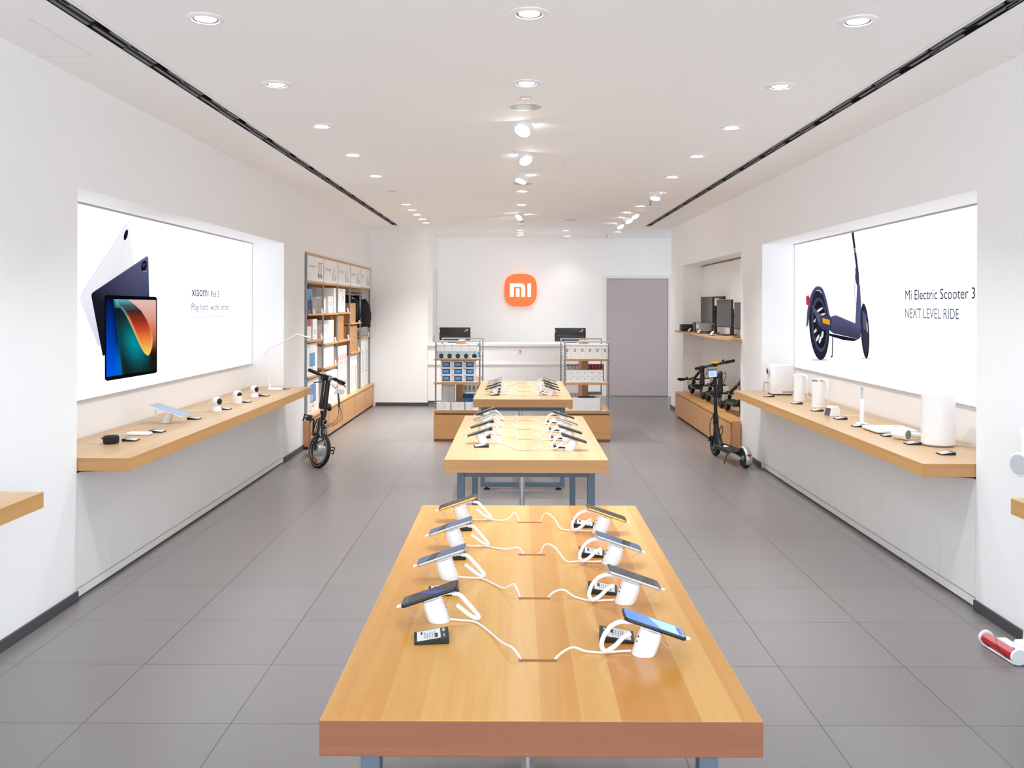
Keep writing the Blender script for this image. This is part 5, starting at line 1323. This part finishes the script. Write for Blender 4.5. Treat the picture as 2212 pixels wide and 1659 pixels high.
def stand_tag(x, y, z, label):
    t = thing('price_display', label, 'price tag', (x, y, z), .2, 'price displays on the recess shelf')
    M = Matrix.Translation((0, 0, .03)) @ Matrix.Rotation(math.radians(-52), 4, 'Y')
    MB(dark, M).rbox(-.036, -.045, -.004, .036, .045, .004, .002, 1).build('display_body', t)
    b = MB(tagw, M); b.poly([(-.028, -.038, -.0046), (-.028, .030, -.0046), (.028, .030, -.0046), (.028, -.038, -.0046)]); b.poly([(-.028, -.038, .0046), (.028, -.038, .0046), (.028, .030, .0046), (-.028, .030, .0046)]); b.build('paper_screen', t)
    MB(dark).box(-.005, -.03, .0006, .035, .03, .004).build('display_foot', t)
stand_tag(2.525, 13.15, ZN, 'slanted price display in front of the silver grey box')
stand_tag(2.525, 12.45, ZN, 'slanted price display in front of the curved monitor')
stand_tag(2.525, 11.62, ZN, 'slanted price display in front of the light bar monitor')

# ------------------------------------------------------------------ electric scooters; +x is the riding direction, the front axle stands over the origin
def wheel(t, name, x, z, r, w, rim_m, y=0, spokes=0):
    h = MB(dark); h.cyl((x, y - w * .32, z), (x, y + w * .32, z), r * .70, None, 28); h.cyl((x, y - w * .55, z), (x, y + w * .55, z), r * .26, None, 18, grey)
    for k in range(5):
        a = k * 2 * PI / 5
        for s in (-1, 1): h.cyl((x + r * .48 * math.cos(a), y + s * w * .325, z + r * .48 * math.sin(a)), (x + r * .48 * math.cos(a), y + s * w * .34, z + r * .48 * math.sin(a)), r * .13, None, 10, black)
    o = h.build(name, t)
    MB(rubber).ring((x, y, z), (0, 1, 0), r * .83, r * .17, 36, 10, None, w / (r * .34)).build('tyre', o)
    if rim_m:
        q = MB(rim_m)
        for s in (-1, 1): q.ring((x, y + s * w * .36, z), (0, 1, 0), r * .66, r * .035, 36, 6)
        q.build('rim_stripe', o)
    return o
R_ = .108
def scooter(label, loc, yaw, folded, silver_f, rim=None, lean=0.0, group=None, steer=0.0):
    t = thing('electric_scooter', label, 'scooter', loc, 0, group)
    t.rotation_euler = Euler((lean, 0, yaw))
    fz = 0
    wheel(t, 'front_wheel', 0, R_, R_, .052, rim); wheel(t, 'rear_wheel', -.815, R_, R_, .052, None)
    b = MB(dark); b.prism([(-.19, -.075, .115), (-.66, -.075, .115), (-.70, -.06, .125), (-.70, .06, .125), (-.66, .075, .115), (-.19, .075, .115), (-.15, .05, .125), (-.15, -.05, .125)][::-1], (0, 0, .038)); dk = b.build('deck', t, bevel=.006)
    MB(rubber).rbox(-.66, -.068, .1535, -.20, .068, .157, .001, 1).build('grip_mat', dk)
    b = MB(silver if silver_f else dark)
    for s in (-1, 1): b.prism([(-.64, s * .078, .112), (-.72, s * .07, .10), (-.83, s * .045, .098), (-.83, s * .045, .122), (-.72, s * .07, .145), (-.64, s * .078, .145)], (0, s * .012, 0))
    b.build('rear_fork', t)
    b = MB(dark); b.tube(curve([(-.19, 0, .14), (-.13, 0, .19), (-.075, 0, .31), (-.055, 0, .37)], 6), [.034] * 10 + [.030] * 9, 14); b.build('neck', t)
    b = MB(dark)
    for s in (-1, 1): b.tube([(0, s * .036, R_), (-.004, s * .036, .19), (-.022, s * .02, .235)], .013, 10)
    b.cyl((-.02, 0, .225), (-.052, 0, .40), .025, .023, 18); b.build('front_fork', t)
    fm = MB(black); 
    pts = [math.radians(a) for a in range(20, 171, 12)]
    for s0, s1 in ((-.034, .034),):
        v = [(math.cos(a) * .123, s, R_ + math.sin(a) * .123) for a in pts for s in (s0, s1)]
        fm.add(v, [(2 * i, 2 * i + 1, 2 * i + 3, 2 * i + 2) for i in range(len(pts) - 1)], None, True)
    fm.build('front_mudguard', t)
    rm = MB(silver if silver_f else black)
    pts = [math.radians(a) for a in range(30, 216, 11)]
    prof = [(-.036, .115), (-.030, .126), (0, .130), (.030, .126), (.036, .115)]
    v = [(-.815 + math.cos(a) * r, s, R_ + math.sin(a) * r) for a in pts for s, r in prof]; k = len(prof)
    rm.add(v, [(i * k + j, i * k + j + 1, (i + 1) * k + j + 1, (i + 1) * k + j) for i in range(len(pts) - 1) for j in range(k - 1)], None, True)
    o = rm.build('rear_mudguard', t)
    sm = o.modifiers.new('shell', 'SOLIDIFY'); sm.thickness = .004
    MB(redm).ball((-.815 + math.cos(2.75) * .131, 0, R_ + math.sin(2.75) * .131), .020, None, 14, (.5, 1.2, .7)).build('tail_light', t)
    MB(orangep).rbox(-.80, .0575, .102, -.76, .060, .118, .001, 1).rbox(-.80, -.060, .102, -.76, -.0575, .118, .001, 1).build('side_reflector', t)
    b = MB(black); b.tube(curve([(-.50, .06, .118), (-.505, .085, .06), (-.52, .115, .008 + lean * .0), (-.545, .12, .006)], 6), .006, 8); b.build('kickstand', t)
    # hinge and stem
    hx, hz = -.052, .40
    if folded:
        sd = Vector((-.70, 0, -.23)).normalized(); top = Vector((hx, 0, hz + .045)); L = .70
        MB(dark).tube(curve([(hx, 0, hz - .02), (hx + .004, 0, hz + .03), (hx - .012, 0, hz + .052), tuple(top + sd * .05)], 5), .026, 14).build('folding_joint', t)
        side = Vector((0, 1, 0))
    else:
        sd = Vector((-.088, 0, 1)).normalized(); top = Vector((hx, 0, hz)); L = .655
        b = MB(black); b.cyl((hx + .002, 0, hz - .03), (hx - .004, 0, hz + .09), .031, .028, 18); b.rbox(hx - .05, -.018, hz - .02, hx - .02, .018, hz + .05, .006, 2); b.build('folding_joint', t)
        side = Vector((0, math.cos(steer), math.sin(steer)))
    end = top + sd * L
    MB(black).cyl(top, end, .0215, .0195, 18).build('stem', t)
    MB(yellow).cyl(end - sd * .055, end - sd * .005, .0225, .0225, 18).build('warning_band', t)
    if folded: MB(mat('coral_band', (230, 90, 70), .5)).cyl(top + sd * .18, top + sd * .21, .0225, None, 16).build('coral_band', t)
    fwd = sd.cross(side).normalized()
    b = MB(black); b.tube([end - side * .16, end - side * .05, end + side * .05, end + side * .16], .014, 12); b.ball(end, .030, None, 16, (1.2, 1.1, 1)); hb = b.build('handlebar', t)
    for s in (-1, 1): MB(rubber).tube([end + side * s * .125, end + side * s * .14, end + side * s * .232, end + side * s * .240], [.015, .0185, .0175, .014], 14).build('grip', hb)
    up = sd if not folded else Vector((.3, 0, .95))
    b = MB(yellow if not folded else black); b.M = Matrix.Translation(end + up * .024); b.rbox(-.05, -.03, -.006, .045, .03, .008, .004, 2); b.build('dashboard', hb)
    b = MB(black); b.tube(curve([end - side * .09 + up * .01, end - side * .14 + Vector((.045, 0, -.01)), end - side * .22 + Vector((.05, 0, -.02))], 5), .005, 6); b.ball(end - side * .10 + up * .025, .016, None, 10); b.build('brake_lever', hb)
    if not folded: MB(teal).rbox(end.x - .02, end.y + .08, end.z - .024, end.x + .01, end.y + .105, end.z - .008, .003, 1).build('throttle', hb)
    if folded:
        b = MB(black); b.tube(curve([(hx + .02, .02, hz - .12), (hx + .07, .04, hz - .02), (hx + .05, .05, hz + .06), tuple(top + sd * .12 + Vector((0, .03, .01)))], 8), .0045, 6)
    else:
        b = MB(black); b.tube(curve([tuple(top + sd * .10 + side * .02), (hx + .045, .05, hz - .02), (hx + .05, .055, hz - .12), (.01, .045, .20)], 8), .0045, 6)
        b.tube(curve([(hx - .03, -.03, hz - .10), (hx - .075, -.04, hz - .04), (hx - .085, -.045, hz - .10), (hx - .06, -.03, hz - .16)], 6), .0045, 6)
    b.build('brake_cable', t)
    return t, end, side, sd
fx, fy, _ = on_z(1546, 984.7, 0); rx_, ry_, _ = on_z(1607, 1011, 0)
yaw = math.atan2(fy - ry_, fx - rx_)
t, end, side, sd = scooter('black electric scooter with teal front rim and silver rear mudguard, upright on the floor', (fx, fy, .0), yaw, False, True, teal, -.055, None, -.14)
t.location.z = .003
M = Matrix.Translation(end + Vector((-.052, .055, -.085)))
scr_tag = mat('tag_screen_blue', (180, 200, 236), .3, emit=.45, ecol=(170, 200, 250))
MB(mat('tag_frame_blue', (60, 84, 130), .4), M).rbox(-.005, -.055, -.052, .005, .055, .046, .003, 1).build('info_tag', t)
b = MB(scr_tag, M); b.poly([(-.0056, .048, -.045), (-.0056, -.048, -.045), (-.0056, -.048, .040), (-.0056, .048, .040)]); b.poly([(-.006, .048, .022), (-.006, -.048, .022), (-.006, -.048, .040), (-.006, .048, .040)], mat('tag_header', (110, 130, 200), .4))
for i in range(4): b.poly([(-.0061, .036, -.030 + i * .012), (-.0061, -.030 + .006 * i, -.030 + i * .012), (-.0061, -.030 + .006 * i, -.026 + i * .012), (-.0061, .036, -.026 + i * .012)], inkg)
b.build('info_screen', t)
MB(tagw).rbox(-.36, -.02, .1575, -.26, .060, .1585, .0004, 1).build('deck_sticker', t)
ZF = .3925
for i, (y, x, lb) in enumerate(((12.78, 2.655, 'black folded scooter on the low cabinet, farthest of the three'), (11.685, 2.665, 'black folded scooter on the low cabinet, middle of the three'), (10.575, 2.672, 'black folded scooter on the low cabinet partly behind the white wall edge'))):
    t, end, side, sd = scooter(lb, (x, y, ZF), math.radians(-90), True, False, None, 0, 'folded scooters on the low cabinet')
    M = Matrix.Translation(end + Vector((.11, -.07, -.02))) @ Matrix.Rotation(.5, 4, 'Y')
    b = MB(tagw, M); b.box(-.002, -.045, -.07, .002, .03, .02); b.build('hanging_tag', t)
    MB(tagw).box(-.10 + .24, -.01, .14, -.098 + .24, .06, .30).build('wheel_tag', t) if i < 2 else None
    b = MB(black); b.tube([end + Vector((.06, -.05, .0)), end + Vector((.11, -.07, .0))], .0012, 5); b.build('tag_string', t)
    if i == 2:
        MB(redm).tube(curve([(-.09, .03, .36), (-.15, .04, .32), (-.25, .05, .30)], 6), .005, 6).build('red_cable', t)

# ------------------------------------------------------------------ folding electric bicycle beside the bookcase
wx, wy, _ = on_z(681, 1010, 0)
t = thing('electric_bicycle', 'black folding electric bicycle with a silver hub motor beside the bookcase', 'bicycle', (wx, wy, 0))
RW = .186
lean = Matrix.Rotation(math.radians(13.5), 4, 'Y')                  # top leans toward the aisle
sa = math.radians(42)                                            # the steering is turned: rolling direction of the front wheel
d = Vector((math.sin(PI / 2 - sa), -math.cos(PI / 2 - sa) , 0)); d = Vector((.72, -.694, 0)).normalized(); nrm = Vector((-d.y, d.x, 0)) * -1
if nrm.y > 0: nrm = -nrm                                         # visible wheel face normal
FRM = lean @ Matrix(((d.x, nrm.x, 0, 0), (d.y, nrm.y, 0, 0), (0, 0, 1, 0), (0, 0, 0, 1)))   # front assembly: x rolls forward, y out of the visible face
def fp(x, y, z): return FRM @ Vector((x, y, z))
fw = MB(rubber, FRM); fw.ring((0, 0, RW), (0, 1, 0), RW - .022, .022, 44, 12); 
w_ = MB(silver, FRM); w_.ring((0, .0, RW), (0, 1, 0), RW - .046, .011, 40, 8, black, 1.6)
for R0, yy in ((RW - .027, .0205), (RW - .050, .014)):
    for s in (-1, 1): w_.ring((0, s * yy, RW), (0, 1, 0), R0, .0036, 44, 6, silver)
for k in range(28):
    a = k * 2 * PI / 28; s = 1 if k % 2 else -1
    w_.tube([(.055 * math.cos(a + .35 * (1 if k % 4 < 2 else -1)), s * .028, RW + .055 * math.sin(a + .35 * (1 if k % 4 < 2 else -1))), ((RW - .052) * math.cos(a), s * .004, RW + (RW - .052) * math.sin(a))], .0011, 5, chrome)
wo = w_.build('front_wheel', t); fw.build('tyre', wo)
b = MB(silver, FRM); b.lathe([(.0005, -.05), (.045, -.048), (.060, -.040), (.063, -.034), (.063, .034), (.060, .040), (.045, .048), (.0005, .05)], 28, None, Matrix.Translation((0, 0, RW)) @ Matrix.Rotation(PI / 2, 4, 'X'))
b.cyl((0, -.075, RW), (0, .075, RW), .009, None, 10, grey); b.build('hub_motor', wo)
b = MB(mat('reflector_orange', (240, 90, 30), .3), FRM); b.M = FRM @ Matrix.Translation((.0, .0, RW)) @ Matrix.Rotation(math.radians(200), 4, 'Y') @ Matrix.Translation((0, 0, .105)); b.rbox(-.05, -.006, -.013, .05, .012, .013, .004, 1); b.build('wheel_reflector', wo)
b = MB(black, FRM)
for s in (-1, 1): b.tube([(0, s * .062, RW), (-.012, s * .060, RW + .12), (-.040, s * .040, RW + .235), (-.046, s * .0, RW + .25)], [.012, .014, .016, .016], 10)
b.cyl((-.045, 0, RW + .225), (-.075, 0, RW + .355), .023, .023, 16); b.build('front_fork', t)
b = MB(grey, FRM); b.ring((-.062, .0, RW + .30), (.0, 1, 0), .020, .006, 20, 8); b.cyl((-.05, 0, RW + .305), (-.022, 0, RW + .300), .026, .030, 18, black); b.ring((-.020, 0, RW + .30), (1, 0, 0), .026, .004, 20, 6, silver); b.build('head_lamp', t)
b = MB(black, FRM)
b.cyl((-.072, 0, RW + .345), (-.083, 0, RW + .41), .029, .027, 18); b.rbox(-.115, -.03, RW + .37, -.07, .03, RW + .42, .01, 2)
b.cyl((-.083, 0, RW + .40), (-.150, 0, RW + .755), .028, .025, 18); b.cyl((-.095, .050, RW + .44), (-.165, .044, RW + .745), .014, .014, 12); b.build('handlepost', t)
b = MB(silver, FRM); b.rbox(-.108, -.030, RW + .405, -.066, .034, RW + .425, .006, 2); b.build('folding_clamp', t)
hx_, hz_ = -.150, RW + .758
b = MB(black, FRM); b.tube(curve([(hx_ - .03, -.215, hz_ - .042), (hx_, -.12, hz_ - .020), (hx_, .12, hz_ + .020), (hx_ - .03, .215, hz_ + .042)], 5), .0125, 12); b.rbox(hx_ - .03, -.03, hz_ - .04, hx_ + .03, .03, hz_ + .02, .008, 2); hb = b.build('handlebar', t)
for s in (-1, 1):
    MB(rubber, FRM).tube([(hx_ - .006, s * .115, hz_ + s * .020), (hx_ - .010, s * .13, hz_ + s * .023), (hx_ - .034, s * .235, hz_ + s * .046), (hx_ - .036, s * .245, hz_ + s * .048)], [.014, .0185, .0195, .015], 12).build('grip', hb)
    b = MB(black, FRM); b.rbox(hx_ - .01, s * .085 - .012, hz_ - .03, hx_ + .03, s * .085 + .012, hz_ + .008, .004, 1); b.tube(curve([(hx_ + .02, s * .09, hz_ - .02), (hx_ + .06, s * .12, hz_ - .045), (hx_ + .055, s * .19, hz_ - .060), (hx_ + .05, s * .205, hz_ - .075)], 5), .0055, 6); b.build('brake_lever', hb)
b = MB(dark, FRM); b.rbox(hx_ - .02, .035, hz_ + .006, hx_ + .03, .085, hz_ + .028, .006, 2); b.build('bike_display', hb)
b = MB(chrome, FRM); b.rbox(hx_ + .026, -.028, hz_ - .03, hx_ + .036, .02, hz_ + .014, .004, 1); b.build('clamp_plate', hb)
b = MB(black, FRM)
for k in range(3):
    o_ = .016 * k
    b.tube(curve([(hx_ + .04, -.08 + .05 * k, hz_ - .05), (hx_ + .085, -.10, hz_ - .13), (hx_ + .125 + o_, -.12, hz_ - .27), (hx_ + .15 + o_, -.13 - o_, hz_ - .38), (hx_ + .12 + o_, -.10 - o_, hz_ - .46), (-.045, -.02 - o_ * .5, RW + .27 - o_)], 8), .0030, 6)
b.tube(curve([(hx_ + .085, -.10, hz_ - .13), (hx_ + .115, -.118, hz_ - .21), (hx_ + .128, -.122, hz_ - .28)], 6), .0065, 8)
b.build('brake_cables', t)
MB(tagw, FRM).rbox(hx_ + .088, -.17, hz_ - .15, hx_ + .094, -.06, hz_ - .095, .002, 1).build('info_tag', t)
b = MB(silver, FRM)
for s in (-1, 1): b.tube([(-.03, s * .034, RW + .235), (-.016, s * .040, RW + .19), (-.006, s * .022, RW + .150)], .007, 8); b.rbox(-.02, s * .018 - .006, RW + .140, .03, s * .018 + .006, RW + .156, .003, 1, black)
b.tube([(-.030, -.034, RW + .235), (-.026, 0, RW + .262), (-.030, .034, RW + .235)], .002, 6, chrome); b.build('rim_brake', t)
# rear half runs away along the bookcase
lean = lean @ Matrix.Rotation(.235, 4, 'Z')
def rp(x, y, z): return lean @ Vector((x, y, z))
hs = fp(-.062, 0, RW + .285); RA = (-.02, .84)
b = MB(black, lean)
b.tube([tuple(lean.inverted() @ hs), (-.02, .22, RW + .17), (-.02, .46, RW + .13)], [.028, .030, .028], 14)
b.tube([(-.02, .46, RW + .10), (-.02, .48, RW + .36)], .019, 12)
for s in (-1, 1): b.tube([(-.02, .46, RW + .08), (-.02 + s * .05, .60, RW + .03), (-.02 + s * .055, RA[1], RW)], .011, 8); b.tube([(-.02, .48, RW + .28), (-.02 + s * .05, .66, RW + .2), (-.02 + s * .055, RA[1], RW)], .009, 8)
b.build('frame', t)
b = MB(rubber, lean); b.ring((RA[0], RA[1], RW), (1, 0, 0), RW - .022, .022, 40, 10); 
w_ = MB(silver, lean); w_.ring((RA[0], RA[1], RW), (1, 0, 0), RW - .048, .010, 36, 8, None, 1.4); w_.cyl((RA[0] - .06, RA[1], RW), (RA[0] + .06, RA[1], RW), .016, None, 12, dark)
for k in range(20):
    a = k * PI / 10; w_.tube([(RA[0] + (.02 if k % 2 else -.02), RA[1] + .016 * math.cos(a), RW + .016 * math.sin(a)), (RA[0], RA[1] + (RW - .05) * math.cos(a), RW + (RW - .05) * math.sin(a))], .0011, 5, chrome)
wo = w_.build('rear_wheel', t); b.build('tyre', wo)
b = MB(rubber, lean); b.rbox(-.09, .40, RW + .36, .05, .66, RW + .41, .025, 3); b.build('saddle', t)
cy, cz = .44, .27
b = MB(dark, lean); b.ring((.035, cy, cz), (1, 0, 0), .075, .006, 30, 6, None, .6); b.cyl((-.09, cy, cz), (.055, cy, cz), .018, None, 14)
b.tube([(-.085, cy, cz), (-.115, cy - .035, cz + .155)], .011, 8); b.tube([(.055, cy, cz), (.075, cy + .035, cz - .155)], .011, 8); cr_ = b.build('crankset', t)
for s, (px_, py_, pz_) in ((-1, (-.115, cy - .035, cz + .155)), (1, (.075, cy + .035, cz - .155))):
    b = MB(black, lean)
    x0, x1 = sorted((px_ + s * .02, px_ + s * .115))
    for dz in (-.034, .034): b.rbox(x0, py_ - .012, pz_ + dz - .006, x1, py_ + .012, pz_ + dz + .006, .004, 1)
    for xx in (x0, x1 - .012): b.rbox(xx, py_ - .012, pz_ - .034, xx + .012, py_ + .012, pz_ + .034, .004, 1)
    b.rbox(x1 - .055 if s < 0 else x0, py_ - .013, pz_ - .034, x1 if s < 0 else x0 + .04, py_ + .013, pz_ + .034, .006, 1)
    b.cyl((px_, py_, pz_), (px_ + s * .10, py_, pz_), .011, None, 10)
    pd_ = b.build('pedal', cr_)
    MB(orangep if s > 0 else silver, lean).rbox(x0 + .02, py_ - .0140, pz_ - .038, x1 - .02, py_ - .0125, pz_ - .028, .0003, 1).build('pedal_reflector', t)
